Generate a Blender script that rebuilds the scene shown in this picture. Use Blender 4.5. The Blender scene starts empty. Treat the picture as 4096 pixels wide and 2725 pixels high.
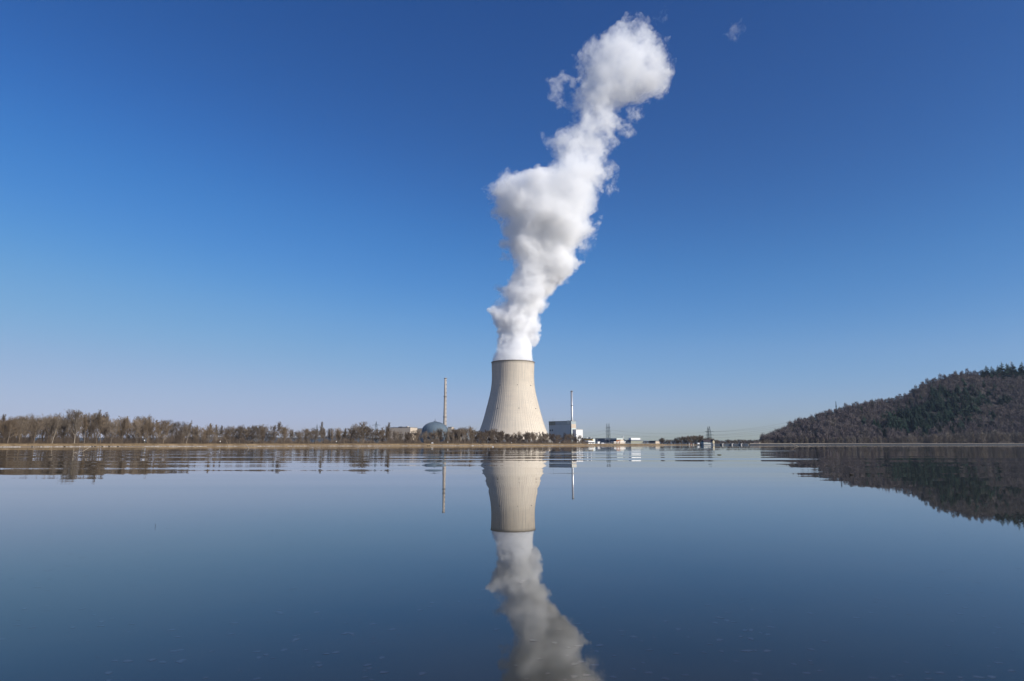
import bpy, math, random
from mathutils import Vector, Matrix
R = math.radians
sc = bpy.context.scene
C = sc.collection

# ------------------------------------------------------------ camera
HC = 1.5                      # camera height over the water
F, CX, CY = 2731.0, 2048.0, 1362.5
PITCH = math.atan((1776.0 - CY) / F)
cam = bpy.data.cameras.new('camera')
cam.sensor_width = 36.0
cam.lens = 36.0 * F / 4096.0
cam.clip_start = 0.1
cam.clip_end = 40000
co = bpy.data.objects.new('camera', cam); C.objects.link(co)
co.location = (0, 0, HC)
co.rotation_euler = (math.pi / 2 + PITCH, 0, 0)
sc.camera = co

# ------------------------------------------------------------ light
SUN_EL = R(27)
SX, SY = 0.835, -0.55          # horizontal direction towards the sun
w = bpy.data.worlds.new('World'); sc.world = w; w.use_nodes = True
nt = w.node_tree; nt.nodes.clear()
sky = nt.nodes.new('ShaderNodeTexSky'); sky.sky_type = 'NISHITA'; sky.sun_disc = False
sky.sun_elevation = SUN_EL
sky.sun_rotation = math.atan2(SX, SY)
sky.altitude = 400; sky.air_density = 1.0; sky.dust_density = 0.6; sky.ozone_density = 2.5
hs = nt.nodes.new('ShaderNodeHueSaturation'); hs.inputs['Saturation'].default_value = 1.12
pre = nt.nodes.new('ShaderNodeVectorMath'); pre.operation = 'SCALE'; pre.inputs['Scale'].default_value = 0.1
cv = nt.nodes.new('ShaderNodeRGBCurve')
for ch, pts in ((0, [(0, 0), (.065, .013), (.138, .052), (.258, .168), (.546, .395), (1, .55)]),
                (1, [(0, 0), (.138, .078), (.279, .228), (.462, .388), (.73, .505), (1, .58)]),
                (2, [(0, 0), (.287, .30), (.503, .60), (.6, .67), (.72, .70), (1, .76)])):
    c_ = cv.mapping.curves[ch]
    c_.points[0].location = pts[0]; c_.points[1].location = pts[-1]
    for q in pts[1:-1]: c_.points.new(*q)
cv.mapping.update()
post = nt.nodes.new('ShaderNodeVectorMath'); post.operation = 'SCALE'; post.inputs['Scale'].default_value = 10.0
bg = nt.nodes.new('ShaderNodeBackground'); bg.inputs['Strength'].default_value = 0.087
wo = nt.nodes.new('ShaderNodeOutputWorld')
nt.links.new(sky.outputs[0], hs.inputs['Color']); nt.links.new(hs.outputs[0], pre.inputs[0])
nt.links.new(pre.outputs[0], cv.inputs['Color']); nt.links.new(cv.outputs[0], post.inputs[0]); nt.links.new(post.outputs[0], bg.inputs[0])
nt.links.new(bg.outputs[0], wo.inputs[0])
sl = bpy.data.lights.new('sun', 'SUN'); sl.energy = 5.0; sl.angle = R(0.5); sl.color = (1.0, 0.955, 0.885)
so = bpy.data.objects.new('sun', sl); C.objects.link(so)
sd = Vector((SX * math.cos(SUN_EL), SY * math.cos(SUN_EL), math.sin(SUN_EL)))
so.rotation_euler = sd.to_track_quat('Z', 'Y').to_euler()
sc.view_settings.view_transform = 'Standard'; sc.view_settings.look = 'None'
sc.view_settings.exposure = 0.2; sc.view_settings.gamma = 1.0
cy = sc.cycles
cy.max_bounces = 24; cy.volume_bounces = 16; cy.diffuse_bounces = 3; cy.glossy_bounces = 3
cy.transparent_max_bounces = 16
cy.volume_max_steps = 256
cy.use_denoising = True

# ------------------------------------------------------------ helpers
def P(u, v, D):
    """world point seen at photo pixel (u, v) at distance D along Y"""
    a, b, c = u - CX, F, CY - v
    y = b * math.cos(PITCH) - c * math.sin(PITCH)
    z = b * math.sin(PITCH) + c * math.cos(PITCH)
    return Vector((a * D / y, D, HC + z * D / y))

def K(u): return (u - CX) / 2762.0
def Z(v, D): return P(CX, v, D).z
def lerp(a, b, t): return a + (b - a) * t
def interp(tab, x):
    if x <= tab[0][0]: return tab[0][1]
    for (x0, y0), (x1, y1) in zip(tab, tab[1:]):
        if x <= x1: return lerp(y0, y1, (x - x0) / (x1 - x0))
    return tab[-1][1]

def tag(o, label=None, cat=None, group=None, kind=None):
    if label: o['label'] = label
    if cat: o['category'] = cat
    if group: o['group'] = group
    if kind: o['kind'] = kind
    return o

def empty(name, loc, label, cat, group=None):
    o = bpy.data.objects.new(name, None); C.objects.link(o); o.location = loc
    o.empty_display_size = 0.5
    return tag(o, label, cat, group)

class MB:
    def __init__(s): s.v = []; s.f = []; s.smooth = False
    def quad(s, a, b, c, d):
        n = len(s.v); s.v += [tuple(a), tuple(b), tuple(c), tuple(d)]; s.f.append((n, n+1, n+2, n+3))
    def tri(s, a, b, c):
        n = len(s.v); s.v += [tuple(a), tuple(b), tuple(c)]; s.f.append((n, n+1, n+2))
    def box(s, c, ex, ey, z0, z1):
        """box on centre c (x, y), half axes ex, ey (2-D vectors), between z0 and z1"""
        n = len(s.v)
        for z in (z0, z1):
            for a, b in ((-1, -1), (1, -1), (1, 1), (-1, 1)):
                s.v.append((c[0] + a*ex[0] + b*ey[0], c[1] + a*ex[1] + b*ey[1], z))
        s.f += [(n, n+3, n+2, n+1), (n+4, n+5, n+6, n+7)] + [(n+i, n+(i+1) % 4, n+4+(i+1) % 4, n+4+i) for i in range(4)]
    def abox(s, x0, x1, y0, y1, z0, z1):
        s.box(((x0+x1)/2, (y0+y1)/2), ((x1-x0)/2, 0), (0, (y1-y0)/2), z0, z1)
    def tube(s, p0, p1, r0, r1, n=6, cap=True):
        p0 = Vector(p0); p1 = Vector(p1); d = (p1 - p0)
        if d.length < 1e-6: return
        d.normalize()
        a = d.orthogonal().normalized(); b = d.cross(a)
        k = len(s.v)
        for p, r in ((p0, r0), (p1, r1)):
            for i in range(n):
                t = 2*math.pi*i/n
                s.v.append(tuple(p + (a*math.cos(t) + b*math.sin(t)) * r))
        for i in range(n):
            j = (i+1) % n
            s.f.append((k+i, k+j, k+n+j, k+n+i))
        if cap:
            s.f.append(tuple(k+i for i in reversed(range(n)))); s.f.append(tuple(k+n+i for i in range(n)))
    def lathe(s, c, prof, n=32, cap=False):
        k = len(s.v)
        for r, z in prof:
            for i in range(n):
                t = 2*math.pi*i/n
                s.v.append((c[0] + r*math.cos(t), c[1] + r*math.sin(t), z))
        m = len(prof)
        for j in range(m-1):
            for i in range(n):
                q = (i+1) % n
                s.f.append((k+j*n+i, k+j*n+q, k+(j+1)*n+q, k+(j+1)*n+i))
        if cap:
            s.f.append(tuple(k+i for i in reversed(range(n)))); s.f.append(tuple(k+(m-1)*n+i for i in range(n)))
    def build(s, name, mat, parent=None, smooth=False):
        o0 = Vector(parent.location) if parent is not None and parent.parent is None else Vector((0, 0, 0))
        if parent is not None and parent.parent is not None:
            o0 = Vector(parent.parent.location) + Vector(parent.location)
        me = bpy.data.meshes.new(name)
        me.from_pydata([(x-o0.x, y-o0.y, z-o0.z) for x, y, z in s.v], [], s.f)
        if smooth:
            me.polygons.foreach_set('use_smooth', [True]*len(me.polygons))
        me.update()
        me.materials.append(mat)
        o = bpy.data.objects.new(name, me); C.objects.link(o)
        if parent is not None: o.parent = parent
        return o

def single(name, mb, mat, loc, label, cat, group=None, smooth=False):
    """a thing that is one mesh, origin at loc"""
    loc = Vector(loc)
    mb.v = [(x-loc.x, y-loc.y, z-loc.z) for x, y, z in mb.v]
    o = mb.build(name, mat, None, smooth); o.location = loc
    return tag(o, label, cat, group)

# ------------------------------------------------------------ node helpers / materials
class NB:
    def __init__(s, nt): s.nt = nt
    def n(s, t, **kw):
        x = s.nt.nodes.new(t)
        for k, v in kw.items(): setattr(x, k, v)
        return x
    def put(s, sock, v):
        if isinstance(v, bpy.types.NodeSocket): s.nt.links.new(v, sock)
        elif v is not None: sock.default_value = v
    def m(s, op, a, b=None, c=None, clamp=False):
        x = s.n('ShaderNodeMath', operation=op); x.use_clamp = clamp
        s.put(x.inputs[0], a); s.put(x.inputs[1], b)
        if c is not None: s.put(x.inputs[2], c)
        return x.outputs[0]
    def vm(s, op, a, b=None, scale=None):
        x = s.n('ShaderNodeVectorMath', operation=op)
        s.put(x.inputs[0], a)
        if b is not None: s.put(x.inputs[1], b)
        if scale is not None: s.put(x.inputs['Scale'], scale)
        return x.outputs['Value'] if op in ('LENGTH', 'DOT_PRODUCT', 'DISTANCE') else x.outputs[0]
    def sep(s, v):
        x = s.n('ShaderNodeSeparateXYZ'); s.put(x.inputs[0], v); return x.outputs
    def comb(s, a, b, c):
        x = s.n('ShaderNodeCombineXYZ')
        for i, v in enumerate((a, b, c)): s.put(x.inputs[i], v)
        return x.outputs[0]
    def noise(s, vec, scale=1, detail=2, rough=0.5, col=False):
        x = s.n('ShaderNodeTexNoise'); s.put(x.inputs['Vector'], vec)
        x.inputs['Scale'].default_value = scale; x.inputs['Detail'].default_value = detail
        x.inputs['Roughness'].default_value = rough
        return x.outputs[1] if col else x.outputs[0]
    def voro(s, vec, scale=1, feature='F1', smooth=0.3):
        x = s.n('ShaderNodeTexVoronoi'); x.feature = feature; s.put(x.inputs['Vector'], vec)
        x.inputs['Scale'].default_value = scale
        if feature == 'SMOOTH_F1': x.inputs['Smoothness'].default_value = smooth
        return x.outputs['Distance']
    def ramp(s, fac, stops, interp='LINEAR'):
        x = s.n('ShaderNodeValToRGB'); s.put(x.inputs[0], fac)
        cr = x.color_ramp; cr.interpolation = interp
        while len(cr.elements) < len(stops): cr.elements.new(0.5)
        for e, (p, c) in zip(cr.elements, stops):
            e.position = p; e.color = (*c, 1) if len(c) == 3 else c
        return x.outputs[0]
    def mix(s, fac, a, b, blend='MIX'):
        x = s.n('ShaderNodeMix', data_type='RGBA', blend_type=blend)
        s.put(x.inputs[0], fac)
        for sk, v in ((x.inputs[6], a), (x.inputs[7], b)):
            s.put(sk, (*v, 1) if isinstance(v, tuple) and len(v) == 3 else v)
        return x.outputs[2]
    def maprange(s, v, a, b, c=0.0, d=1.0, smooth=False):
        x = s.n('ShaderNodeMapRange'); s.put(x.inputs[0], v)
        x.interpolation_type = 'SMOOTHSTEP' if smooth else 'LINEAR'
        for i, q in enumerate((a, b, c, d)): x.inputs[i+1].default_value = q
        return x.outputs[0]

def mat_new(name, rough=0.9, spec=0.2):
    m = bpy.data.materials.new(name); m.use_nodes = True
    b = NB(m.node_tree); p = m.node_tree.nodes['Principled BSDF']
    p.inputs['Roughness'].default_value = rough
    p.inputs['Specular IOR Level'].default_value = spec
    return m, b, p

def mat(name, col, col2=None, scale=0.5, rough=0.85, spec=0.25, metal=0.0, detail=4, stretch=(1, 1, 1), rnd=0.0):
    m, b, p = mat_new(name, rough, spec)
    p.inputs['Metallic'].default_value = metal
    col2 = col2 or tuple(c*0.78 for c in col)
    tc = b.n('ShaderNodeTexCoord')
    v = b.vm('MULTIPLY', tc.outputs['Object'], stretch)
    f = b.noise(v, scale, detail, 0.6)
    out = b.ramp(f, [(0.3, col2), (0.7, col)])
    if rnd:
        oi = b.n('ShaderNodeObjectInfo')
        h = b.n('ShaderNodeHueSaturation')
        b.put(h.inputs['Color'], out)
        b.put(h.inputs['Value'], b.maprange(oi.outputs['Random'], 0, 1, 1-rnd, 1+rnd))
        b.put(h.inputs['Saturation'], b.maprange(b.m('FRACT', b.m('MULTIPLY', oi.outputs['Random'], 7.3)), 0, 1, 0.8, 1.2))
        out = h.outputs[0]
    b.put(p.inputs['Base Color'], out)
    return m

M = {}
M['bark'] = mat('bark', (0.21, 0.165, 0.12), (0.10, 0.08, 0.06), 1.5, rnd=0.3)
M['twig'] = mat('twig', (0.19, 0.146, 0.104), (0.11, 0.083, 0.06), 0.5, rnd=0.3)
M['pale_bark'] = mat('pale_bark', (0.32, 0.28, 0.225), (0.20, 0.16, 0.12), 2)
M['hill_twig'] = mat('hill_twig', (0.15, 0.125, 0.12), (0.085, 0.07, 0.07), 0.06, rnd=0.25)
M['foot_twig'] = mat('foot_twig', (0.22, 0.185, 0.145), (0.13, 0.11, 0.09), 0.06, rnd=0.25)
M['needles'] = mat('needles', (0.035, 0.066, 0.042), (0.015, 0.032, 0.024), 0.3, rnd=0.35)
M['shrub'] = mat('shrub', (0.16, 0.12, 0.088), (0.095, 0.072, 0.054), 0.3)
M['concrete'] = mat('concrete', (0.5, 0.47, 0.42), (0.38, 0.35, 0.31), 0.1)
M['stack_concrete'] = mat('stack_concrete', (0.46, 0.40, 0.34), (0.33, 0.29, 0.25), 0.25, stretch=(1, 1, 0.15))
M['steel'] = mat('steel', (0.62, 0.62, 0.62), (0.48, 0.48, 0.49), 0.3, rough=0.4, metal=0.55)
M['lattice'] = mat('lattice', (0.10, 0.13, 0.14), (0.06, 0.08, 0.09), 0.5)
M['wire'] = mat('wire', (0.12, 0.11, 0.13), rough=0.6)
M['dome'] = mat('dome', (0.115, 0.155, 0.19), (0.09, 0.125, 0.155), 0.12, rough=0.55, stretch=(1, 1, 0.2))
M['beige'] = mat('beige', (0.55, 0.46, 0.36), (0.44, 0.37, 0.29), 0.1)
M['white'] = mat('white_panel', (0.78, 0.77, 0.74), (0.68, 0.67, 0.65), 0.08, rough=0.6)
M['pale_green'] = mat('pale_green_panel', (0.52, 0.57, 0.54), (0.45, 0.50, 0.48), 0.1)
M['slate'] = mat('slate_panel', (0.16, 0.195, 0.23), (0.125, 0.155, 0.19), 0.1, rough=0.6)
M['blue_band'] = mat('blue_band_panel', (0.36, 0.40, 0.41), (0.30, 0.35, 0.36), 0.1, rough=0.6)
M['dark_blue'] = mat('dark_blue_panel', (0.055, 0.075, 0.11), (0.035, 0.05, 0.08), 0.2, rough=0.6)
M['grey_blue'] = mat('grey_blue_panel', (0.44, 0.49, 0.51), (0.38, 0.44, 0.46), 0.06, rough=0.6)
M['olive'] = mat('olive_panel', (0.27, 0.27, 0.21), (0.20, 0.21, 0.17), 0.15)
M['roof_grey'] = mat('roof_grey', (0.16, 0.165, 0.18))
M['roof_plum'] = mat('roof_plum', (0.075, 0.055, 0.06))
M['glass'] = mat('window_dark', (0.02, 0.025, 0.035), rough=0.15, spec=0.5)
M['yellow'] = mat('yellow_pipe', (0.62, 0.38, 0.05), rough=0.5)
M['orange'] = mat('orange_paint', (0.55, 0.2, 0.06), (0.35, 0.12, 0.05), 1.0, rough=0.5)
M['red'] = mat('red_paint', (0.45, 0.05, 0.04), rough=0.5)
M['sign_white'] = mat('sign_white', (0.85, 0.85, 0.85), (0.8, 0.8, 0.8))
M['post'] = mat('post_green', (0.06, 0.12, 0.09))
M['stone'] = mat('stone', (0.42, 0.38, 0.34), (0.13, 0.11, 0.09), 0.8)
M['feather'] = mat('dark_feather', (0.02, 0.018, 0.018))
M['feather_white'] = mat('white_feather', (0.8, 0.8, 0.8))
M['wood'] = mat('bleached_wood', (0.5, 0.42, 0.33), (0.25, 0.2, 0.15), 2)
M['mud'] = mat('mud', (0.07, 0.065, 0.03))
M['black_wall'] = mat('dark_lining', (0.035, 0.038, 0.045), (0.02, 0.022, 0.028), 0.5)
M['leaf'] = mat('drifting_leaf', (0.052, 0.044, 0.038), (0.032, 0.029, 0.024), 2, rough=0.03, spec=0.5)

# ------------------------------------------------------------ water
def water_material():
    m, b, p = mat_new('water', 0.015, 0.5)
    p.inputs['IOR'].default_value = 1.333
    g = b.n('ShaderNodeNewGeometry').outputs['Position']
    x, y, z = b.sep(g)[:3]
    # long low swells, crests lying across the view, plus small wind ripples further out
    n1 = b.noise(b.comb(b.m('MULTIPLY', x, 0.022), b.m('MULTIPLY', y, 0.21), 3.1), 1.0, 1.0, 0.5, col=True)
    n2 = b.noise(b.comb(b.m('MULTIPLY', x, 0.05), b.m('MULTIPLY', y, 0.75), 9.4), 1.0, 2.0, 0.6, col=True)
    pat = b.noise(b.comb(b.m('MULTIPLY', x, 0.004), b.m('MULTIPLY', y, 0.022), 1.7), 1.0, 2.0, 0.5)
    patf = b.maprange(pat, 0.38, 0.62, 0.35, 1.4, True)
    near = b.maprange(y, 13.0, 30.0, 0.07, 1.0, True)
    far = b.maprange(y, 160.0, 420.0, 1.0, 0.30, True)
    amp = b.m('MULTIPLY', b.m('MULTIPLY', patf, near), far)
    s1 = b.sep(b.vm('SUBTRACT', n1, (0.5, 0.5, 0.5)))
    s2 = b.sep(b.vm('SUBTRACT', n2, (0.5, 0.5, 0.5)))
    sy = b.m('MULTIPLY', b.m('ADD', b.m('MULTIPLY', s1[1], 0.054), b.m('MULTIPLY', s2[1], 0.017)), amp)
    sx = b.m('MULTIPLY', b.m('ADD', b.m('MULTIPLY', s1[0], 0.002), b.m('MULTIPLY', s2[0], 0.0016)), amp)
    nrm = b.vm('NORMALIZE', b.comb(sx, sy, 1.0))
    b.put(p.inputs['Normal'], nrm)
    bedn = b.noise(b.comb(x, y, 0.0), 0.35, 4, 0.6)
    b.put(p.inputs['Base Color'], b.ramp(bedn, [(0.35, (0.018, 0.019, 0.012)), (0.7, (0.030, 0.028, 0.018))]))
    return m
M['water'] = water_material()
mb = MB()
mb.quad((-9000, -400, 0), (9000, -400, 0), (9000, 9000, 0), (-9000, 9000, 0))
tag(mb.build('water', M['water']), kind='structure')

# ------------------------------------------------------------ ground
SHORE = [(-2500, 190), (-1200, 230), (-500, 280), (0, 335), (700, 400), (1500, 482), (2000, 575), (2300, 650), (2372, 668), (2378, 700),
         (2620, 720), (2640, 735), (2700, 760), (2840, 770), (3000, 790), (3080, 900), (3300, 980), (4096, 1060), (5200, 1080), (7000, 1050)]
def shore(u): return interp(SHORE, u)
def ground_material():
    m, b, p = mat_new('dry_grass', 0.95, 0.1)
    g = b.n('ShaderNodeNewGeometry').outputs['Position']
    f = b.noise(g, 0.25, 6, 0.65)
    col = b.ramp(f, [(0.3, (0.11, 0.075, 0.042)), (0.55, (0.22, 0.155, 0.085)), (0.75, (0.29, 0.21, 0.12))])
    z = b.sep(g)[2]
    b.put(p.inputs['Base Color'], b.mix(b.maprange(z, 0.25, 0.5, 0, 1), (0.16, 0.13, 0.10), col))
    return m
M['grass'] = ground_material()
us = [ -2500 + i*20 for i in range(0, 476)]
rows = [(-3, -0.8), (0, 0.0), (2.5, 1.25), (4.5, 1.62), (9, 1.66), (13, 1.1), (30, 1.0), (400, 1.0), (9000, 1.0)]
rg = random.Random(5)
mb = MB()
grid = []
for dy, z in rows:
    row = []
    for u in us:
        D = shore(u) + dy
        jz = rg.uniform(-0.08, 0.08) if 0.2 < z and dy < 15 else 0
        zz = z + jz
        if u > 3050 and dy in (2.5, 4.5, 9): zz += 0.5
        if 2640 < u < 3050 and dy in (2.5, 4.5, 9, 13, 30): zz = min(zz, 0.8)
        row.append((K(u)*D, D, zz)); 
    grid.append(row)
for j in range(len(rows)-1):
    for i in range(len(us)-1):
        mb.quad(grid[j][i], grid[j][i+1], grid[j+1][i+1], grid[j+1][i])
tag(mb.build('ground', M['grass']), kind='structure')

# stone edging at the waterline of the left bank
rs = random.Random(11)
mb = MB()
for i in range(5200):
    u = rs.uniform(-700, 2372) if i % 3 else rs.uniform(0, 1500)
    D = shore(u) + rs.uniform(-0.6, 1.1)
    if math.sin(u*0.043)+math.sin(u*0.0171+2)+0.8*math.sin(u*0.11) < rs.uniform(-1.6, 1.2): continue
    x = K(u)*D; r = rs.uniform(0.15, 0.42); z = 0.05 + 0.28*max(0, D - shore(u))
    # irregular squat stone
    k = len(mb.v)
    pts = [(x, D, z + r*rs.uniform(0.5, 0.9))]
    for a in range(5):
        t = a*1.2566 + rs.uniform(-.3, .3); q = r*rs.uniform(0.8, 1.5)
        pts.append((x + q*math.cos(t), D + q*0.7*math.sin(t), z - 0.12))
    mb.v += pts
    for a in range(5): mb.f.append((k, k+1+a, k+1+(a+1) % 5))
tag(mb.build('riprap_stones', M['stone']), 'pale riprap stones along the waterline of the left bank', 'stones', kind='stuff')

# dry tufts along the crest of the left bank
rs = random.Random(13); mb = MB()
for i in range(9000):
    u = rs.uniform(-900, 2372)
    if math.sin(u*0.06)+math.sin(u*0.0231+1)+math.sin(u*0.31)*0.6 < rs.uniform(-1.4, 1.6): continue
    D = shore(u) + rs.uniform(1.0, 9); x = K(u)*D; z = interp([(0, 0), (2.5, 1.25), (4.5, 1.62), (9, 1.66)], D - shore(u)) - 0.05
    for q in range(4):
        a = rs.uniform(0, 6.28); h_ = rs.uniform(0.12, 0.42); wx_ = rs.uniform(0.03, 0.09)
        xx_, yy_ = x + rs.gauss(0, .15), D + rs.gauss(0, .15)
        mb.tri((xx_-wx_, yy_, z), (xx_+wx_, yy_, z), (xx_+math.cos(a)*h_*.6, yy_+math.sin(a)*h_*.6, z+h_))
M['tuft'] = mat('dry_tuft', (0.30, 0.22, 0.13), (0.10, 0.07, 0.045), 0.12)
tag(mb.build('grass_tufts', M['tuft']), 'dry grass tufts along the crest of the left bank', 'grass', kind='stuff')

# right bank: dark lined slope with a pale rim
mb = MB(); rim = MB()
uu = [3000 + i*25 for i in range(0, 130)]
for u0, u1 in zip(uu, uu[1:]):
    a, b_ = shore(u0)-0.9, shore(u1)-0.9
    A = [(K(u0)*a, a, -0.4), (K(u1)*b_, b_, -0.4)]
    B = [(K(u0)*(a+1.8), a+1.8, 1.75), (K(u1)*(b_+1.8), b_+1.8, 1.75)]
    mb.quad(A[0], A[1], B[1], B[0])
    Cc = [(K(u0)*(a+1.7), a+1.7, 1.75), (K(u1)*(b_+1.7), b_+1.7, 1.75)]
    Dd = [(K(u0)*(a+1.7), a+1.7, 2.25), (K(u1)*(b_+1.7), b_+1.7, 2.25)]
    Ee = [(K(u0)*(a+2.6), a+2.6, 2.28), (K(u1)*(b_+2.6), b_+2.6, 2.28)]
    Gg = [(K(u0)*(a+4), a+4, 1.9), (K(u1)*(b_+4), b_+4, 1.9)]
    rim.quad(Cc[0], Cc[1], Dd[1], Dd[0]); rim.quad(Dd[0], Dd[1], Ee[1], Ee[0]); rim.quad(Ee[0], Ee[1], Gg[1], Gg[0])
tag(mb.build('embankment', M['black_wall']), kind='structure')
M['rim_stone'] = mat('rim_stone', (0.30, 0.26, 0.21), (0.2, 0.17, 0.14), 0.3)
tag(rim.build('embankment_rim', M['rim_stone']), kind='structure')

# distant hills behind the left wood
mb = MB()
rr = random.Random(3)
prev = None
HT = [(-1500, 1755), (0, 1750), (700, 1752), (860, 1748), (1000, 1742), (1150, 1752), (1300, 1747), (1400, 1740), (1480, 1752), (1650, 1757), (2200, 1762), (2600, 1764), (3100, 1762), (4096, 1765), (6000, 1765)]
cols = []
for i in range(0, 301):
    u = -1500 + i*25
    v = interp(HT, u) + rr.uniform(-1.0, 1.0)
    D = 5200
    z = Z(v, D)
    cols.append([(K(u)*D, D - 700, 0.8), (K(u)*D, D - 250, z*0.65), (K(u)*D, D, z), (K(u)*(D+1200), D+1200, 0.8)])
for a, b_ in zip(cols, cols[1:]):
    for j in range(3): mb.quad(a[j], b_[j], b_[j+1], a[j+1])
M['far_forest'] = mat('far_forest', (0.06, 0.065, 0.06), (0.035, 0.04, 0.04), 0.01)
tag(mb.build('distant_hills', M['far_forest']), kind='structure')

# ------------------------------------------------------------ cooling tower
TC = Vector((0.8, 1376.0, 0)); TC.x = K(2052)*1376
S_ = 1376/2713.0
def tz(v): return Z(v, 1376.0)
tower_prof = [(1776, 79.5), (1755, 73.5), (1744, 70.8), (1719, 65.8), (1693, 61.3), (1668, 57.6), (1642, 54.2), (1617, 51.0), (1591, 47.6),
              (1566, 44.9), (1540, 43.1), (1515, 42.3), (1490, 42.4), (1470, 42.8), (1453, 43.1)]
tab = sorted((tz(v), r) for v, r in tower_prof)
# smooth the radius profile
def rad(z):
    return sum(interp(tab, z + d) for d in (-8, -4, 0, 4, 8))/5 if z < 155 else interp(tab, z)
ZT = tz(1451)
tower = empty('cooling_tower', TC, 'giant pale concrete hyperboloid cooling tower with fine vertical ribs, steam at its mouth', 'cooling tower')
mb = MB(); NR = 76; SUB = 8
zs = [9 + (ZT-9)*i/70 for i in range(71)]
def tower_ring(z, inner=False):
    out = []
    r = rad(z)
    for i in range(NR):
        if inner:
            for k in range(2):
                t = 2*math.pi*(i + k/2)/NR; out.append((TC.x + (r-1.0)*math.cos(t), TC.y + (r-1.0)*math.sin(t), z))
            continue
        w = 2*math.pi/NR
        rw = 0.45/r
        t0 = i*w
        for dt, dr in ((0.0, 0.0), (0.0005, 0.28), (rw, 0.28), (rw+0.0005, 0.0), (w*0.55, 0.0)):
            t = t0 + dt
            out.append((TC.x + (r+dr)*math.cos(t), TC.y + (r+dr)*math.sin(t), z))
    return out
n = NR*5
for z in zs: mb.v += tower_ring(z)
for j in range(len(zs)-1):
    for i in range(n):
        q = (i+1) % n
        mb.f.append((j*n+i, j*n+q, (j+1)*n+q, (j+1)*n+i))
k0 = len(mb.v); n2 = NR*2
for z in zs: mb.v += tower_ring(z, True)
for j in range(len(zs)-1):
    for i in range(n2):
        q = (i+1) % n2
        mb.f.append((k0+j*n2+i, k0+(j+1)*n2+i, k0+(j+1)*n2+q, k0+j*n2+q))
def tower_material():
    m, b, p = mat_new('tower_concrete', 0.92, 0.15)
    tc = b.n('ShaderNodeTexCoord').outputs['Object']
    x, y, z = b.sep(tc)[:3]
    ang = b.m('ARCTAN2', y, x)
    big = b.noise(tc, 0.03, 5, 0.6)
    lift = b.noise(b.comb(b.m('MULTIPLY', ang, 1.5), 0.0, b.m('MULTIPLY', z, 0.55)), 1.0, 3, 0.6)
    streak = b.noise(b.comb(b.m('MULTIPLY', ang, 38.0), 0.0, b.m('MULTIPLY', z, 0.018)), 1.0, 3, 0.6)
    col = b.ramp(big, [(0.3, (0.56, 0.485, 0.39)), (0.7, (0.635, 0.56, 0.45))])
    col = b.mix(b.maprange(lift, 0.42, 0.68, 0, 0.5), col, (0.50, 0.45, 0.38))
    top = b.maprange(z, 20, 165, 0.2, 0.95)
    col = b.mix(b.m('MULTIPLY', b.maprange(streak, 0.5, 0.72, 0, 1), top), col, (0.33, 0.31, 0.28))
    rim = b.maprange(b.m('ADD', z, b.m('MULTIPLY', streak, 9.0)), 163, 168, 0, 0.55)
    col = b.mix(rim, col, (0.20, 0.17, 0.13))
    b.put(p.inputs['Base Color'], col)
    return m
M['tower'] = tower_material()
shell = mb.build('shell', M['tower'], tower)
mb = MB()
mb.lathe(TC, [(rad(ZT)-1.0, ZT-0.5), (rad(ZT)+1.0, ZT-0.5), (rad(ZT)+1.1, ZT+0.7), (rad(ZT)-1.0, ZT+0.7), (rad(ZT)-1.0, ZT-0.5)], 152)
M['rim'] = mat('weathered_rim', (0.25, 0.21, 0.17), (0.14, 0.12, 0.10), 0.3)
mb.build('rim', M['rim'], tower)
mb = MB()
for i in range(40):
    a0 = 2*math.pi*i/40; a1 = a0 + math.pi/40; a2 = a0 - math.pi/40
    p0 = (TC.x + 76.9*math.cos(a0), TC.y + 76.9*math.sin(a0), 9.3)
    for a in (a1, a2):
        mb.tube((TC.x + 80.5*math.cos(a), TC.y + 80.5*math.sin(a), 0.9), p0, 0.6, 0.6, 6)
mb.build('support_columns', M['concrete'], tower)
for v, vs in ((1546.8, (2001, 2069.5, 2123)), (1638, (1992, 2075.5, 2143))):
    for u in vs:
        mb = MB(); z = tz(v); r = rad(z)
        x = P(u, v, 1376).x*0.97 - TC.x
        x = max(-r*0.95, min(r*0.95, x)); yy = -math.sqrt(r*r - x*x)
        nx, ny = x/r, yy/r
        mb.box((TC.x + x + nx*0.6, TC.y + yy + ny*0.6), (-ny*0.5, nx*0.5), (nx*0.6, ny*0.6), z-0.7, z+0.7)
        mb.build('warning_light', M['glass'], tower)

# ------------------------------------------------------------ steam plume (volume)
PL = [ # y in photo /1.7378, left, right, depth shift factor
 (845,1136,1225),(832,1133,1228),(815,1136,1229),(800,1139,1230),(785,1142,1231),(770,1144,1238),(750,1140,1246),(730,1132,1256),(710,1131,1262),(690,1141,1266),(670,1149,1285),
 (650,1156,1302),(630,1164,1318),(610,1174,1332),(590,1168,1337),(570,1158,1342),(550,1160,1360),(530,1156,1368),(510,1146,1370),
 (490,1133,1370),(470,1123,1374),(450,1118,1380),(432,1126,1384),(418,1180,1386),(405,1225,1388),(390,1262,1392),(375,1276,1398),(360,1270,1402),(345,1262,1405),
 (330,1266,1410),(312,1284,1416),(295,1304,1425),(275,1322,1432),(255,1326,1432),(235,1324,1440),(215,1322,1470),(200,1322,1540),
 (188,1322,1568),(172,1328,1568),(155,1332,1562),(135,1334,1552),(112,1338,1544),(98,1348,1534),(82,1384,1526),(66,1393,1516),(50,1408,1496),(40,1430,1474),(33,1448,1454)]
DP = 1376.0
prof = []
for y_, l_, r_ in PL:
    a = P(l_*1.7378, y_*1.7378, DP); b_ = P(r_*1.7378, y_*1.7378, DP)
    prof.append((a.z, (a.x + b_.x)/2, (b_.x - a.x)/2))
Z0, Z1 = prof[0][0], prof[-1][0]
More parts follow.
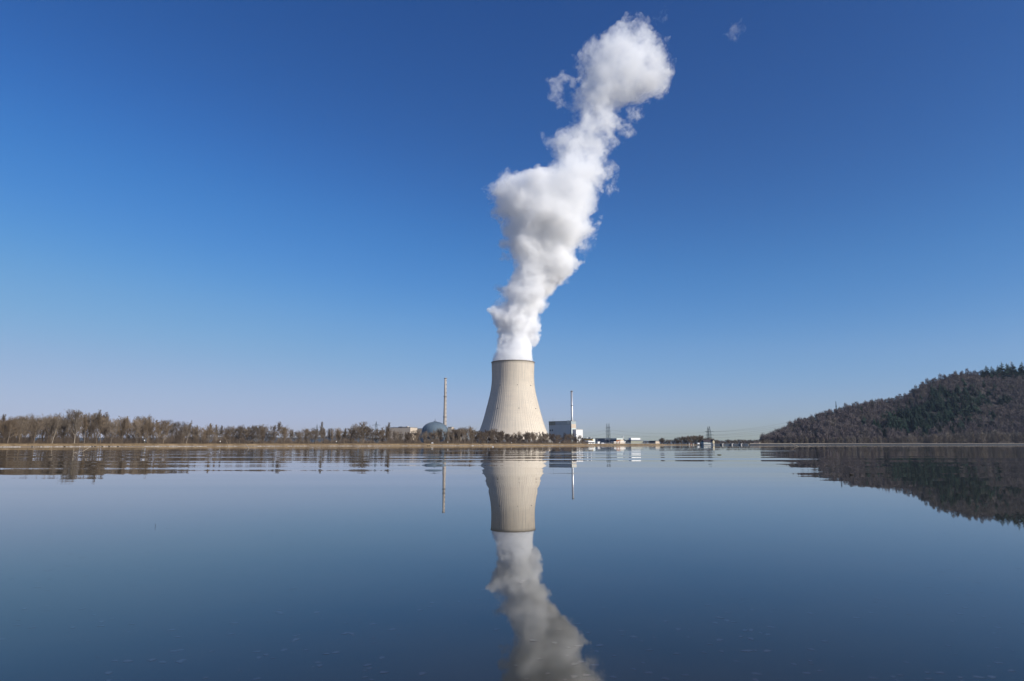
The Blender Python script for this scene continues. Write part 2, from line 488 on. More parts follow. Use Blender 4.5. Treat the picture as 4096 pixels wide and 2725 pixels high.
XS = 420.0
def fcurve(b, t, pts):
    n_ = b.n('ShaderNodeFloatCurve'); c = n_.mapping.curves[0]
    c.points[0].location = (0, pts[0][1]); c.points[1].location = (1, pts[-1][1])
    for q in pts[1:-1]: c.points.new(q[0], q[1])
    n_.mapping.update()
    b.put(n_.inputs['Value'], t)
    return n_.outputs[0]
def curl_arc():
    # the thin loop of steam leaving the plume on its left near the top
    pts = [(1316,188,19),(1300,183,20),(1284,188,21),(1276,203,21),(1277,220,20),(1288,234,18),(1302,244,15)]
    out = []
    for u, v, r in pts:
        q = P(u*1.7378, v*1.7378, DP); out.append((q, r*1.7378*DP/2560))
    return out
LUMPS = curl_arc()
for u_, v_, r_ in [(1528, 186, 27), (1552, 192, 20)]: LUMPS.append((P(u_*1.7378, v_*1.7378, DP), r_*0.934))
VEIL = []
for u_, v_, r_ in [(1448,212,34),(1462,262,27),(1440,298,26),(1418,330,20),(1398,392,30),(1408,432,24),(1352,528,26),(1345,565,22),(1152,424,18),(1190,408,16),
                   (1340,165,26),(1350,195,24),(1516,212,26),(1300,640,20),(1246,700,16)]:
    VEIL.append((P(u_*1.7378, v_*1.7378, DP + 8), r_*0.934))
def steam_field(b, pos):
    """distance-like value: negative inside the steam"""
    warp = b.vm('SCALE', b.vm('SUBTRACT', b.noise(pos, 1/55.0, 1, 0.5, col=True), (0.5, 0.5, 0.5)), scale=22.0)
    x0, y0, z0 = b.sep(pos)[:3]
    h = b.m('DIVIDE', b.m('SUBTRACT', z0, Z0), Z1 - Z0, clamp=True)
    wsc = b.maprange(h, 0.0, 0.15, 0.0, 1.0)
    pw = b.vm('ADD', pos, b.vm('SCALE', warp, scale=wsc))
    x, y, z = b.sep(pw)[:3]
    t = b.m('DIVIDE', b.m('SUBTRACT', z, Z0), Z1 - Z0, clamp=True)
    cxs = b.m('SUBTRACT', b.m('MULTIPLY', fcurve(b, t, [((q[0]-Z0)/(Z1-Z0), (q[1]+50)/XS) for q in prof]), XS), 50)
    rs_ = b.m('MAXIMUM', b.m('MULTIPLY', fcurve(b, t, [((q[0]-Z0)/(Z1-Z0), q[2]/200) for q in prof]), 200), 1.0)
    ry = b.m('ADD', b.m('MULTIPLY', rs_, 0.55), 17.0)
    cyy = b.m('ADD', DP, b.m('MULTIPLY', b.m('SINE', b.m('MULTIPLY', t, 9.0)), 18.0))
    qx = b.m('DIVIDE', b.m('SUBTRACT', x, cxs), rs_)
    qy = b.m('DIVIDE', b.m('SUBTRACT', y, cyy), ry)
    d = b.m('SQRT', b.m('ADD', b.m('MULTIPLY', qx, qx), b.m('MULTIPLY', qy, qy)))
    s = b.m('MULTIPLY', b.m('SUBTRACT', d, 1.0), b.m('MINIMUM', rs_, ry))
    s = b.m('SUBTRACT', s, b.maprange(h, 0.3, 0.7, 0.0, 1.5))
    # cap above and below
    s = b.m('MAXIMUM', s, b.m('SUBTRACT', Z0, z0))
    s = b.m('MAXIMUM', s, b.m('SUBTRACT', z, Z1 - 4))
    # side curl
    for q, r in LUMPS:
        dd = b.m('SUBTRACT', b.vm('DISTANCE', pw, tuple(q)), r)
        s = b.m('SMOOTH_MIN', s, dd, 5.0)
    low = b.maprange(h, 0.0, 0.10, 0.10, 1.0)
    v1 = b.voro(pw, 1/36.0, 'SMOOTH_F1', 0.35)
    na = b.noise(pw, 1/48.0, 7, 0.60)
    n3 = b.noise(pw, 1/15.0, 5, 0.66)
    A1 = b.maprange(h, 0.1, 0.75, 62.0, 95.0)
    A3 = b.maprange(h, 0.1, 0.8, 36.0, 66.0)
    e = b.m('MULTIPLY', b.m('SUBTRACT', v1, 0.42), 17.0)
    e = b.m('ADD', e, b.m('MULTIPLY', b.m('SUBTRACT', na, 0.485), A1))
    e = b.m('ADD', e, b.m('MULTIPLY', b.m('SUBTRACT', n3, 0.48), A3))
    main = b.m('ADD', s, b.m('MULTIPLY', e, low))
    vl = None
    for q, r in VEIL:
        dd = b.m('SUBTRACT', b.vm('DISTANCE', pw, tuple(q)), r)
        vl = dd if vl is None else b.m('MINIMUM', vl, dd)
    vl = b.m('ADD', vl, b.m('MULTIPLY', b.m('SUBTRACT', n3, 0.42), 62.0))
    return b.m('MINIMUM', main, vl), h, main, vl

def domain_mesh(name, field, lo, hi, vox, margin):
    """closed lumpy skin just outside the given field, made once into a plain mesh"""
    ng = bpy.data.node_groups.new(name + '_skin', 'GeometryNodeTree')
    ng.interface.new_socket('Geometry', in_out='OUTPUT', socket_type='NodeSocketGeometry')
    b = NB(ng)
    pos = b.n('GeometryNodeInputPosition').outputs[0]
    s = field(b, pos)[0]
    dens = b.m('DIVIDE', b.m('SUBTRACT', margin + 3.0, s), 6.0, clamp=True)
    vc = b.n('GeometryNodeVolumeCube')
    b.put(vc.inputs['Density'], dens); vc.inputs['Min'].default_value = lo; vc.inputs['Max'].default_value = hi
    for i, ax in enumerate('XYZ'): vc.inputs['Resolution ' + ax].default_value = max(8, int((hi[i]-lo[i])/vox))
    vm_ = b.n('GeometryNodeVolumeToMesh'); vm_.inputs['Threshold'].default_value = 0.5
    out = b.n('NodeGroupOutput')
    ng.links.new(vc.outputs[0], vm_.inputs['Volume']); ng.links.new(vm_.outputs[0], out.inputs[0])
    tmp = bpy.data.objects.new('tmp', bpy.data.meshes.new('tmp')); C.objects.link(tmp)
    md = tmp.modifiers.new('g', 'NODES'); md.node_group = ng
    dg = bpy.context.evaluated_depsgraph_get(); dg.update()
    me = bpy.data.meshes.new_from_object(tmp.evaluated_get(dg))
    bpy.data.objects.remove(tmp); bpy.data.node_groups.remove(ng)
    me.name = name
    print('DOMAIN', name, len(me.vertices), len(me.polygons))
    return me

def volume_material(name, field, dens_fn, aniso=-0.2, step=1.0):
    m = bpy.data.materials.new(name); m.use_nodes = True; m.node_tree.nodes.clear()
    b = NB(m.node_tree)
    pos = b.n('ShaderNodeNewGeometry').outputs['Position']
    fo = field(b, pos)
    pv = b.n('ShaderNodeVolumeScatter')
    pv.inputs['Color'].default_value = (1.0, 1.0, 1.0, 1)
    pv.inputs['Anisotropy'].default_value = aniso
    b.put(pv.inputs['Density'], dens_fn(b, *fo))
    out = b.n('ShaderNodeOutputMaterial')
    m.node_tree.links.new(pv.outputs[0], out.inputs['Volume'])
    m.cycles.volume_step_rate = step
    try: m.cycles.volume_sampling = 'MULTIPLE_IMPORTANCE'
    except Exception: pass
    return m

def steam_dens(b, s, h, main, vl):
    pos = b.n('ShaderNodeNewGeometry').outputs['Position']
    w1 = b.vm('SCALE', b.vm('SUBTRACT', b.noise(pos, 1/14.0, 2, 0.6, col=True), (0.5, 0.5, 0.5)), scale=22.0)
    nf = b.noise(b.vm('ADD', pos, w1), 1/13.0, 4, 0.7)
    cut = b.maprange(nf, 0.42, 0.60, 0.0, 1.0, True)
    depth = b.m('MULTIPLY', main, -1.0)
    # torn, threaded outer shell over a dense core
    soft = b.maprange(h, 0.0, 0.8, 2.5, 5.0)
    k = b.m('DIVIDE', depth, soft, clamp=True)
    core = b.m('DIVIDE', depth, b.maprange(h, 0.05, 0.7, 4.0, 42.0), clamp=True)
    sh = b.m('MULTIPLY', k, b.m('MAXIMUM', b.m('MULTIPLY', cut, 0.75), core))
    mx = b.maprange(h, 0.05, 0.7, 0.11, 0.050)
    nh = b.noise(b.vm('ADD', pos, w1), 1/36.0, 3, 0.6)
    hole = b.m('MAXIMUM', b.maprange(nh, 0.40, 0.56, 0.12, 1.0, True), b.maprange(h, 0.35, 0.6, 1.0, 0.0))
    sh = b.m('MULTIPLY', sh, hole)
    kv = b.m('MULTIPLY', b.m('MULTIPLY', b.m('DIVIDE', b.m('MULTIPLY', vl, -1.0), 10.0, clamp=True), cut), 0.035)
    return b.m('MAXIMUM', b.m('MULTIPLY', sh, mx), kv)
STEP = 0.10
me = domain_mesh('steam_plume', steam_field, (-70, DP-130, Z0-2), (340, DP+130, Z1+30), 5.0, 1.5)
me.materials.clear(); me.materials.append(volume_material('steam', steam_field, steam_dens, step=STEP))
o = bpy.data.objects.new('steam_plume', me); C.objects.link(o)
tag(o, 'tall billowing white steam plume rising from the cooling tower and leaning right', 'steam')
#__SECTION2__
# small torn-off wisps high up on the right
WISPS = [(1522, 36, 22, 30), (1693, 72, 30, 26)]
def wisp_field(cx_, r_):
    def fld(b, pos):
        pw = b.vm('ADD', pos, b.vm('SCALE', b.vm('SUBTRACT', b.noise(pos, 1/22.0, 2, 0.5, col=True), (0.5, 0.5, 0.5)), scale=26.0))
        dd = b.m('SUBTRACT', b.vm('DISTANCE', pw, tuple(cx_)), r_)
        n3 = b.noise(pw, 1/15.0, 5, 0.65)
        s = b.m('ADD', dd, b.m('MULTIPLY', b.m('SUBTRACT', n3, 0.38), 110.0))
        return s, s, s, s
    return fld
for u_, v_, r_, w_ in WISPS:
    c_ = P(u_*1.7378, v_*1.7378, DP)
    fl = wisp_field(c_, r_*0.934)
    me = domain_mesh('cloud_wisp', fl, (c_.x-70, c_.y-60, c_.z-60), (c_.x+70, c_.y+60, c_.z+60), 3.0, 1.0)
    me.materials.clear()
    me.materials.append(volume_material('thin_wisp', fl, lambda b, s, h, mn, vl: b.m('MULTIPLY', b.m('DIVIDE', b.m('MULTIPLY', s, -1.0), 16.0, clamp=True), 0.011), step=0.2))
    o = bpy.data.objects.new('cloud_wisp', me); C.objects.link(o)
    tag(o, 'faint torn wisp of vapour just above the right shoulder of the plume' if u_ < 1600 else 'faint lone wisp of vapour in the blue sky right of the plume top', 'wisp')

# ------------------------------------------------------------ buildings of the plant
ANG = R(42)
def corner(uc, D): return Vector((K(uc)*D, D, 0))
def rspan(uL, uc, uR, D, a=ANG):
    """width of the front and depth of the right side of a turned block, from the photo columns"""
    xc = K(uc)*D; ca, sa = math.cos(a), math.sin(a)
    w_ = (xc - K(uL)*D)/(ca + K(uL)*sa)
    d_ = (K(uR)*D - xc)/(sa - K(uR)*ca)
    return w_, d_
def blockbox(mb, c, w_, d_, z0, z1, a=ANG, off=(0, 0), grow=0.0):
    """box whose near corner is c; off shifts along the front (left positive) and into the depth"""
    ca, sa = math.cos(a), math.sin(a)
    ex = Vector((-ca, sa)); ey = Vector((sa, ca))
    o = Vector((c[0], c[1])) + ex*off[0] + ey*off[1]
    cc = o + ex*w_/2 + ey*d_/2
    h1 = ex*(w_/2 + grow); h2 = ey*(d_/2 + grow)
    mb.box((cc.x, cc.y), (-h1.x, -h1.y), (h2.x, h2.y), z0, z1)
def part(name, m, par, fn, smooth=False):
    mb = MB(); fn(mb); return mb.build(name, m, par, smooth)

# unit with the dark blue front, right of the tower
D1 = 1600.0
c1 = corner(2286, D1); w1, d1 = rspan(2196, 2286, 2304.5, D1)
H1 = Z(1683.5, D1)
bA = empty('reactor_building', c1, 'big pale blue grey block with pale right side, below the steel chimney', 'building')
part('wall', M['grey_blue'], bA, lambda m: blockbox(m, c1, w1, d1, 0.9, H1-3.2))
part('upper_band', M['blue_band'], bA, lambda m: blockbox(m, c1, w1, d1, H1-9.5, H1-0.6, grow=0.15))
part('roof', M['roof_grey'], bA, lambda m: blockbox(m, c1, w1, d1, H1-0.6, H1, grow=0.6))
part('olive_panel', M['olive'], bA, lambda m: blockbox(m, c1, 20, 0.3, H1-9.4, H1-0.8, off=(w1-20.2, -0.5)))
part('pale_panel', M['pale_green'], bA, lambda m: blockbox(m, c1, 7.5, 0.6, H1-7, H1+0.9, off=(4, -0.8)))
part('corner_strip', M['slate'], bA, lambda m: blockbox(m, c1, 2.0, 0.3, 1, H1-9.6, off=(0.2, -0.32)))
part('side_upper_wall', M['beige'], bA, lambda m: blockbox(m, c1, 0.4, d1, Z(1713, D1), H1-7.5, off=(-0.42, 0)))
part('side_lower_wall', M['pale_green'], bA, lambda m: blockbox(m, c1, 0.6, d1+0.4, 0.9, Z(1713, D1)-0.05, off=(-0.62, -0.1)))
part('stair_head', M['concrete'], bA, lambda m: blockbox(m, c1, 5, 7, H1-3, H1+1.2, off=(0.5, 4)))
for k in range(2):
    f_ = part('window', M['glass'], bA, lambda m: blockbox(m, c1, 3.4, 0.5, Z(1724, D1), Z(1717, D1), off=(w1-12.5+k*6.2, -0.46)))
    part('mullion', M['grey_blue'], f_, lambda m: blockbox(m, c1, 0.35, 0.3, Z(1724, D1), Z(1717, D1), off=(w1-11.0+k*6.2, -0.62)))
part('antenna', M['lattice'], bA, lambda m: m.tube((c1.x-40, c1.y+45, H1-1), (c1.x-40, c1.y+45, H1+8), 0.25, 0.15))
# steel chimney
pc = P(2288.5, 1683, 1612)
HS = Z(1563, 1612)
cs = empty('steel_chimney', (pc.x, 1612, H1-8), 'slim silvery steel chimney standing on the blue grey block', 'chimney')
part('stack', M['steel'], cs, lambda m: m.lathe(pc, [(2.4, H1-9), (2.35, H1+1), (2.1, HS), (1.7, HS), (1.7, HS-3)], 28), True)
part('base_collar', M['dark_blue'], cs, lambda m: m.lathe(pc, [(4.2, H1-8), (4.2, H1-0.3), (3.3, H1+0.1)], 20, True))
part('ring', M['roof_grey'], cs, lambda m: m.lathe(pc, [(2.2, Z(1623, 1612)-0.7), (3.1, Z(1623, 1612)-0.4), (3.1, Z(1623, 1612)+0.4), (2.2, Z(1623, 1612)+0.7)], 24))
part('ring', M['roof_grey'], cs, lambda m: m.lathe(pc, [(2.1, HS-2.4), (3.1, HS-1.8), (3.1, HS-1.0), (2.1, HS-0.6)], 24))
part('ladder', M['lattice'], cs, lambda m: m.abox(pc.x-2.8, pc.x-2.4, 1612-1.6, 1612-1.1, H1, HS-2))

# white block
D2 = 1560.0; c2 = corner(2331.5, D2); w2, d2 = rspan(2304.8, 2331.6, 2333, D2)
H2 = Z(1719, D2)
bB = empty('turbine_hall', c2, 'plain white tall block right of the blue grey block', 'building')
a2 = R(-40)
def wb(mb, w_, d_, z0, z1, off=(0, 0), grow=0):
    c_ = Vector((K(2304.8)*D2, D2, 0))
    ca, sa = math.cos(R(50)), math.sin(R(50))
    ex = Vector((math.cos(R(30)), math.sin(R(30)))); ey = Vector((-math.sin(R(30)), math.cos(R(30))))
    o = Vector((c_.x, c_.y)) + ex*off[0] + ey*off[1]; cc = o + ex*w_/2 + ey*d_/2
    h1 = ex*(w_/2+grow); h2 = ey*(d_/2+grow)
    mb.box((cc.x, cc.y), (h1.x, h1.y), (h2.x, h2.y), z0, z1)
part('wall', M['white'], bB, lambda m: wb(m, 18.6, 14, 0.9, H2))
part('roof_edge', M['concrete'], bB, lambda m: wb(m, 18.6, 14, H2, H2+0.6, grow=0.25))
part('vent_pipe', M['concrete'], bB, lambda m: wb(m, 0.8, 0.8, H2+0.6, H2+4.2, off=(8, 4)))

# containment dome of the left unit
DD = 1600.0
dc = P(1739, 1776, DD); dr = 30.5
dz = Z(1687.5, DD) - dr*0.72
dome = empty('containment_dome', (dc.x, DD, 0.9), 'blue grey containment dome with a small mast on top', 'dome')
prof_d = [(dr, 0.9), (dr, dz)] + [(dr*math.cos(t), dz + dr*0.72*math.sin(t)) for t in [i*math.pi/2/16 for i in range(1, 17)]]
part('shell', M['dome'], dome, lambda m: m.lathe(dc, prof_d, 64), True)
def dribs(m):
    for i in range(24):
        a = 2*math.pi*i/24; pr = None
        for j in range(13):
            t = j*math.pi/2/13
            p = Vector((dc.x + (dr+0.12)*math.cos(t)*math.cos(a), dc.y + (dr+0.12)*math.cos(t)*math.sin(a), dz + (dr*0.72+0.12)*math.sin(t)))
            if pr: m.tube(pr, p, 0.22, 0.22, 4, False)
            pr = p
part('seams', M['slate'], dome, dribs)
dtop = Z(1687.5, DD)
part('lantern', M['slate'], dome, lambda m: m.lathe(dc, [(3.4, dtop-0.6), (3.4, dtop+0.5), (3.7, dtop+0.6), (3.7, dtop+1.4), (3.5, dtop+1.4)], 20, True))
part('mast', M['dark_blue'], dome, lambda m: (m.tube((dc.x, DD, dtop), (dc.x, DD, dtop+9.2), 0.35, 0.12), m.tube((dc.x-1.3, DD, dtop+3), (dc.x+1.3, DD, dtop+3), 0.3, 0.3), m.tube((dc.x-1, DD, dtop+5), (dc.x+1, DD, dtop+5), 0.25, 0.25)))

# concrete chimney behind the dome
DC = 1625.0
HCt = Z(1512, DC); ccx = P(1780.2, 1640, DC).x
ch = empty('concrete_chimney', (ccx, DC, 0.9), 'tall tapering beige concrete chimney with three dark rings behind the dome', 'chimney')
cpr = [(4.8, 0.9), (4.0, Z(1690, DC)), (3.3, Z(1630, DC)), (2.85, Z(1560, DC)), (2.65, HCt), (2.1, HCt), (2.1, HCt-4)]
part('stack', M['stack_concrete'], ch, lambda m: m.lathe((ccx, DC), cpr, 40), True)
def rc(z): return interp(sorted((q[1], q[0]) for q in cpr[:5]), z)
for v in (1514.5, 1587.5, 1668.5):
    z = Z(v, DC); r = rc(z)
    part('gallery', M['roof_grey'], ch, lambda m: m.lathe((ccx, DC), [(r, z-0.7), (r+1.2, z-0.3), (r+1.2, z+0.7), (r, z+0.7)], 32))
rungs_a = R(-38)
for i in range(12):
    z = Z(1523 + i*16.2, DC); r = rc(z)+0.7
    part('ladder_platform', M['roof_grey'], ch, lambda m: m.box((ccx + r*math.cos(rungs_a), DC + r*math.sin(rungs_a)), (0.9, 0), (0, 0.9), z-0.5, z+0.5))

# beige building left of the dome
D3 = 1400.0
c3 = corner(1655, D3); w3, d3 = rspan(1556, 1636, 1660, D3)
def simple_block(name, label, cat, uL, uc, uR, vtop, D, mfront, roof=M['roof_grey'], rz=0.8, extra=None, a=ANG, group=None):
    c_ = corner(uc, D); w_, d_ = rspan(uL, uc, uR, D, a); h_ = Z(vtop, D)
    e = empty(name, c_, label, cat, group)
    part('wall', mfront, e, lambda m: blockbox(m, c_, w_, d_, 0.9, h_-rz, a))
    part('roof', roof, e, lambda m: blockbox(m, c_, w_, d_, h_-rz, h_, a, grow=0.3))
    if extra: extra(e, c_, w_, d_, h_)
    return e
def ex_beige(e, c_, w_, d_, h_):
    part('band', M['roof_grey'], e, lambda m: blockbox(m, c_, w_, d_, h_-12.2, h_-11.4, grow=0.1))
    part('roof_plant', M['roof_grey'], e, lambda m: blockbox(m, c_, 12, 8, h_, h_+1.8, off=(w_-16, 4)))
    part('stair_tower', M['beige'], e, lambda m: blockbox(m, c_, 6, 5, 0.9, h_+1.5, off=(8, -1.2)))
simple_block('switchgear_building', 'long beige block behind bare trees, left end of the plant', 'building', 1560, 1640, 1668, 1709, D3, M['beige'], extra=ex_beige, a=R(22))
simple_block('auxiliary_building', 'beige flat roofed block tucked between the beige block and the dome', 'building', 1640, 1690, 1700, 1714, 1640, M['beige'], a=R(22), extra=lambda e, c_, w_, d_, h_: part('band', M['roof_grey'], e, lambda m: blockbox(m, c_, w_, d_, h_-3.6, h_-2.8, grow=0.1)))
simple_block('stair_tower', 'narrow beige tower block just right of the concrete chimney', 'building', 1791, 1806, 1815, 1708, 1590, M['beige'], a=R(22))
simple_block('office_building', 'low beige building behind trees between chimney and cooling tower', 'building', 1806, 1832, 1846, 1718.5, 1540, M['beige'], extra=lambda e, c_, w_, d_, h_: part('band', M['roof_grey'], e, lambda m: blockbox(m, c_, w_, d_, h_-3.6, h_-2.8, grow=0.1)))
def ex_hut(e, c_, w_, d_, h_): part('door', M['glass'], e, lambda m: blockbox(m, c_, 1.2, 0.3, 0.9, 3.0, off=(1, -0.2)))
simple_block('boat_house', 'small white house with red roof behind the bank trees left of the plant', 'house', 1556, 1562, 1573, 1770, 720, M['white'], roof=M['red'], rz=0.9, extra=ex_hut)
simple_block('cabin', 'small dark cabin among the bank trees left of the plant', 'house', 1515, 1524, 1530, 1751, 1100, M['slate'])

# low halls right of the plant
def ex_pipes(e, c_, w_, d_, h_):
    for k in range(4): part('skylight', M['white'], e, lambda m: blockbox(m, c_, 4.5, 3, h_, h_+1.0, off=(6+k*9, 1)))
simple_block('workshop_hall', 'low pale hall with white skylights behind the yellow pipe', 'building', 2330, 2372, 2381, 1753.5, 1300, M['pale_green'], extra=ex_pipes)
simple_block('rooftop_cabin', 'small slate block standing above the low pale hall', 'building', 2355, 2364, 2368, 1750, 1330, M['slate'])
simple_block('slate_hall', 'wide slate grey hall with vertical seams, right of the pale hall', 'building', 2381, 2421, 2426, 1753.5, 1180, M['slate'],
             extra=lambda e, c_, w_, d_, h_: [part('seam', M['dark_blue'], e, lambda m: blockbox(m, c_, 0.3, 0.3, 0.9, h_-0.8, off=(w_*k/5, -0.2))) for k in range(1, 5)])
def ex_dark(e, c_, w_, d_, h_):
    part('fascia', M['pale_green'], e, lambda m: blockbox(m, c_, w_, d_, h_-2.0, h_+0.05, grow=0.5))
    part('glazing', M['glass'], e, lambda m: blockbox(m, c_, w_*0.8, 0.4, 1.0, 3.6, off=(w_*0.15, -0.25)))
    part('side_wall', M['beige'], e, lambda m: blockbox(m, c_, 0.5, d_, 0.9, h_-2.1, off=(-0.6, 0)))
simple_block('machine_hall', 'dark blue hall with pale eaves and beige sunlit right end', 'building', 2421, 2466.5, 2494, 1753.5, 1100, M['dark_blue'], extra=ex_dark)
def ex_cool(e, c_, w_, d_, h_):
    n_ = 8
    for k in range(n_):
        part('cooling_cell', M['white'], e, lambda m: blockbox(m, c_, w_/n_*0.9 if k else w_/n_*0.9, d_*0.7, h_, Z(1752, 1000), off=(w_*k/n_+0.2, d_*0.1)))
e = simple_block('pump_house', 'olive green flat roofed building topped by a white row of fan cells', 'building', 2504, 2524, 2573, 1761.5, 1000, M['olive'])
cP = corner(2524, 1000)
wP, dP = rspan(2504, 2524, 2573, 1000)
zP0, zP1 = Z(1761.5, 1000), Z(1752, 1000)
part('fan_deck', M['slate'], e, lambda m: blockbox(m, cP, wP*0.9, dP*0.78, zP0, zP0+0.8, off=(wP*0.05, 2)))
for k in range(8):
    part('fan_cell', M['white'], e, lambda m: blockbox(m, cP, wP*0.5, dP*0.088, zP0+0.8, zP1, off=(wP*0.15, 2.5 + dP*0.095*k)))
part('pole', M['steel'], e, lambda m: m.tube((cP.x+2, cP.y+8, zP0), (cP.x+2, cP.y+8, zP1+3), 0.18, 0.12))
simple_block('filter_house', 'white flat roofed pump control house with windows at the waterside', 'building', 2444, 2456, 2502, 1766.5, 800, M['beige'], roof=M['white'],
             extra=lambda e, c_, w_, d_, h_: [part('door', M['glass'], e, lambda m: blockbox(m, c_, w_*0.6, 0.2, 1.0, h_-1.1, off=(w_*0.2, -0.15)))] +
             [part('window', M['glass'], e, lambda m: blockbox(m, c_, 0.2, 0.8, h_-2.2, h_-1.2, off=(-0.15, 1.2+k*1.7))) for k in range(7)])
simple_block('gate_house', 'small white box building with one dark window, front of the slate hall', 'building', 2386, 2391, 2399, 1767, 820, M['white'],
             roof=M['white'], extra=lambda e, c_, w_, d_, h_: part('window', M['glass'], e, lambda m: blockbox(m, c_, 1.2, 0.2, h_-2.0, h_-1.0, off=(0.5, -0.1))))
simple_block('canteen_building', 'long low white building with dark window band below the yellow pipe', 'building', 2338, 2352, 2378, 1763.5, 950, M['white'], roof=M['white'],
             extra=lambda e, c_, w_, d_, h_: part('window_band', M['glass'], e, lambda m: blockbox(m, c_, w_+0.2, d_+0.2, h_-3.0, h_-1.8, off=(-0.1, -0.1))))
simple_block('blue_shed', 'dark blue glazed shed, left half of the far waterside pair', 'building', 2598, 2620.5, 2622, 1763.5, 900, M['dark_blue'])
simple_block('beige_shed', 'beige box shed beside the dark blue glazed shed', 'building', 2620, 2622.5, 2638, 1763, 895, M['beige'])
# yellow pipe
mb = MB(); p0 = P(2336, 1757.8, 1000); p1 = P(2370, 1759.5, 985)
mb.tube(p0, p1, 0.75, 0.75, 8); mb.tube(p1, (p1.x+1.2, p1.y, p1.z-2.6), 0.75, 0.7, 8); mb.tube((p1.x-4, p1.y, 1), (p1.x-4, p1.y, p1.z), 0.3, 0.3, 6)
mb.tube((p0.x+3, p0.y, 1), (p0.x+3, p0.y, p0.z), 0.3, 0.3, 6)
single('pipe', mb, M['yellow'], (p0.x, p0.y, 1), 'yellow raised pipe running left above the long low white building', 'pipe')
# orange rake crane and intake rig on the shore
cr = empty('rake_crane', (K(2473)*762, 762, 1.3), 'rust orange rake crane on the intake quay', 'crane')
bx, by = K(2473)*762, 762
part('leg_frame', M['orange'], cr, lambda m: [m.tube((bx+a, by+b_, 1.3), (bx+a*0.7, by+b_, 5.2), 0.22, 0.2, 5) for a in (-1.6, 1.6) for b_ in (-1, 1)])
part('cabin', M['orange'], cr, lambda m: m.abox(bx-2.3, bx+0.4, by-1.2, by+1.2, 4.0, 5.6))
part('boom', M['orange'], cr, lambda m: (m.tube((bx-0.5, by, 5.6), (bx+2.9, by, 5.9), 0.35, 0.25, 6), m.tube((bx+2.6, by, 5.8), (bx+2.5, by, 3.4), 0.15, 0.15, 5)))
part('hoist', M['roof_grey'], cr, lambda m: m.abox(bx+0.6, bx+1.8, by-0.8, by+0.8, 5.0, 5.5))
cvx = empty('conveyor', (K(2503)*780, 780, 1.2), 'dark sloping conveyor crossing in front of the olive green building', 'conveyor')
part('belt', M['dark_blue'], cvx, lambda m: m.tube(P(2493, 1756, 785), P(2518, 1776, 775), 0.42, 0.42, 4))
part('strut', M['dark_blue'], cvx, lambda m: m.tube(P(2512, 1761, 780), P(2498, 1774, 780), 0.3, 0.3, 4))
lv = empty('lifting_arm', (K(2493)*790, 790, 1.2), 'pale pink twin lifting arm sticking up above the conveyor', 'crane')
part('arm', M['white'], lv, lambda m: m.tube(P(2495, 1757, 790), P(2491, 1746, 790), 0.22, 0.18, 5))
part('arm', M['white'], lv, lambda m: m.tube(P(2494, 1759, 790), P(2494.5, 1745, 790), 0.22, 0.18, 5))
part('counterweight', M['dark_blue'], lv, lambda m: m.abox(K(2489.7)*790-0.5, K(2489.7)*790+0.3, 789.6, 790.4, Z(1748.5, 790), Z(1746.5, 790)))
mb = MB(); mb.abox(K(2468)*733, K(2521)*733, 731, 737, -0.3, 0.75); mb.abox(K(2468)*733, K(2521)*733, 730.8, 731.3, 0.75, 0.95)
single('quay', mb, M['white'], (K(2490)*733, 733, 0), 'low white concrete quay below the orange crane', 'quay')
bt = empty('work_boat', (K(2463)*722, 722, 0), 'small dark work boat moored left of the white quay', 'boat')
bX = K(2463)*722
def hull(m):
    sec = [(-2.4, 0.15, 0.75), (-1.5, 0.8, 0.6), (0.5, 0.9, 0.5), (2.0, 0.8, 0.55)]
    k = 0
    for (x0, w0, h0), (x1, w1_, h1_) in zip(sec, sec[1:]):
        for sgn in (-1, 1):
            m.quad((bX+x0, 722+sgn*w0, h0), (bX+x1, 722+sgn*w1_, h1_), (bX+x1, 722+sgn*w1_*0.6, -0.1), (bX+x0, 722+sgn*w0*0.6, -0.1))
        m.quad((bX+x0, 722-w0, h0-0.1), (bX+x1, 722-w1_, h1_-0.1), (bX+x1, 722+w1_, h1_-0.1), (bX+x0, 722+w0, h0-0.1))
part('hull', M['black_wall'], bt, hull)
part('wheelhouse', M['roof_grey'], bt, lambda m: m.abox(bX+0.2, bX+1.5, 721.5, 722.5, 0.45, 1.5))
for uu_, lab in ((2408.5, 'left'), (2413.5, 'right')):
    v_ = empty('parked_van', (K(uu_)*870, 870, 1.2), 'small white van parked in front of the slate hall, %s of the pair' % lab, 'van', 'white vans in front of the slate hall')
    xx = K(uu_)*870
    part('body', M['sign_white'], v_, lambda m: (m.abox(xx-0.9, xx+0.6, 869, 871, 1.5, 3.0), m.abox(xx+0.6, xx+1.2, 869.05, 870.95, 1.5, 2.3)))
    part('windscreen', M['glass'], v_, lambda m: m.quad((xx+0.62, 869.1, 2.95), (xx+1.0, 869.1, 2.32), (xx+1.0, 870.9, 2.32), (xx+0.62, 870.9, 2.95)))
    for wx in (-0.5, 0.7):
        part('wheel', M['glass'], v_, lambda m: m.tube((xx+wx, 868.95, 1.45), (xx+wx, 871.05, 1.45), 0.3, 0.3, 10))
# fence strip / quay wall along the plant shore
fe = MB()
for i in range(40):
    u0 = 2376 + i*6.6
    a = shore(u0)+6; x = K(u0)*a
    fe.abox(x-0.05, x+0.05, a-0.05, a+0.05, 1.6, 2.5)
    u1 = u0+6.6; b_ = shore(u1)+6
    for z in (1.95, 2.4): fe.tube((x, a, z), (K(u1)*b_, b_, z), 0.05, 0.05, 4, False)
single('shore_fence', fe, M['steel'], (K(2376)*706, 706, 1.6), 'pale rail fence along the shore in front of the halls', 'fence')
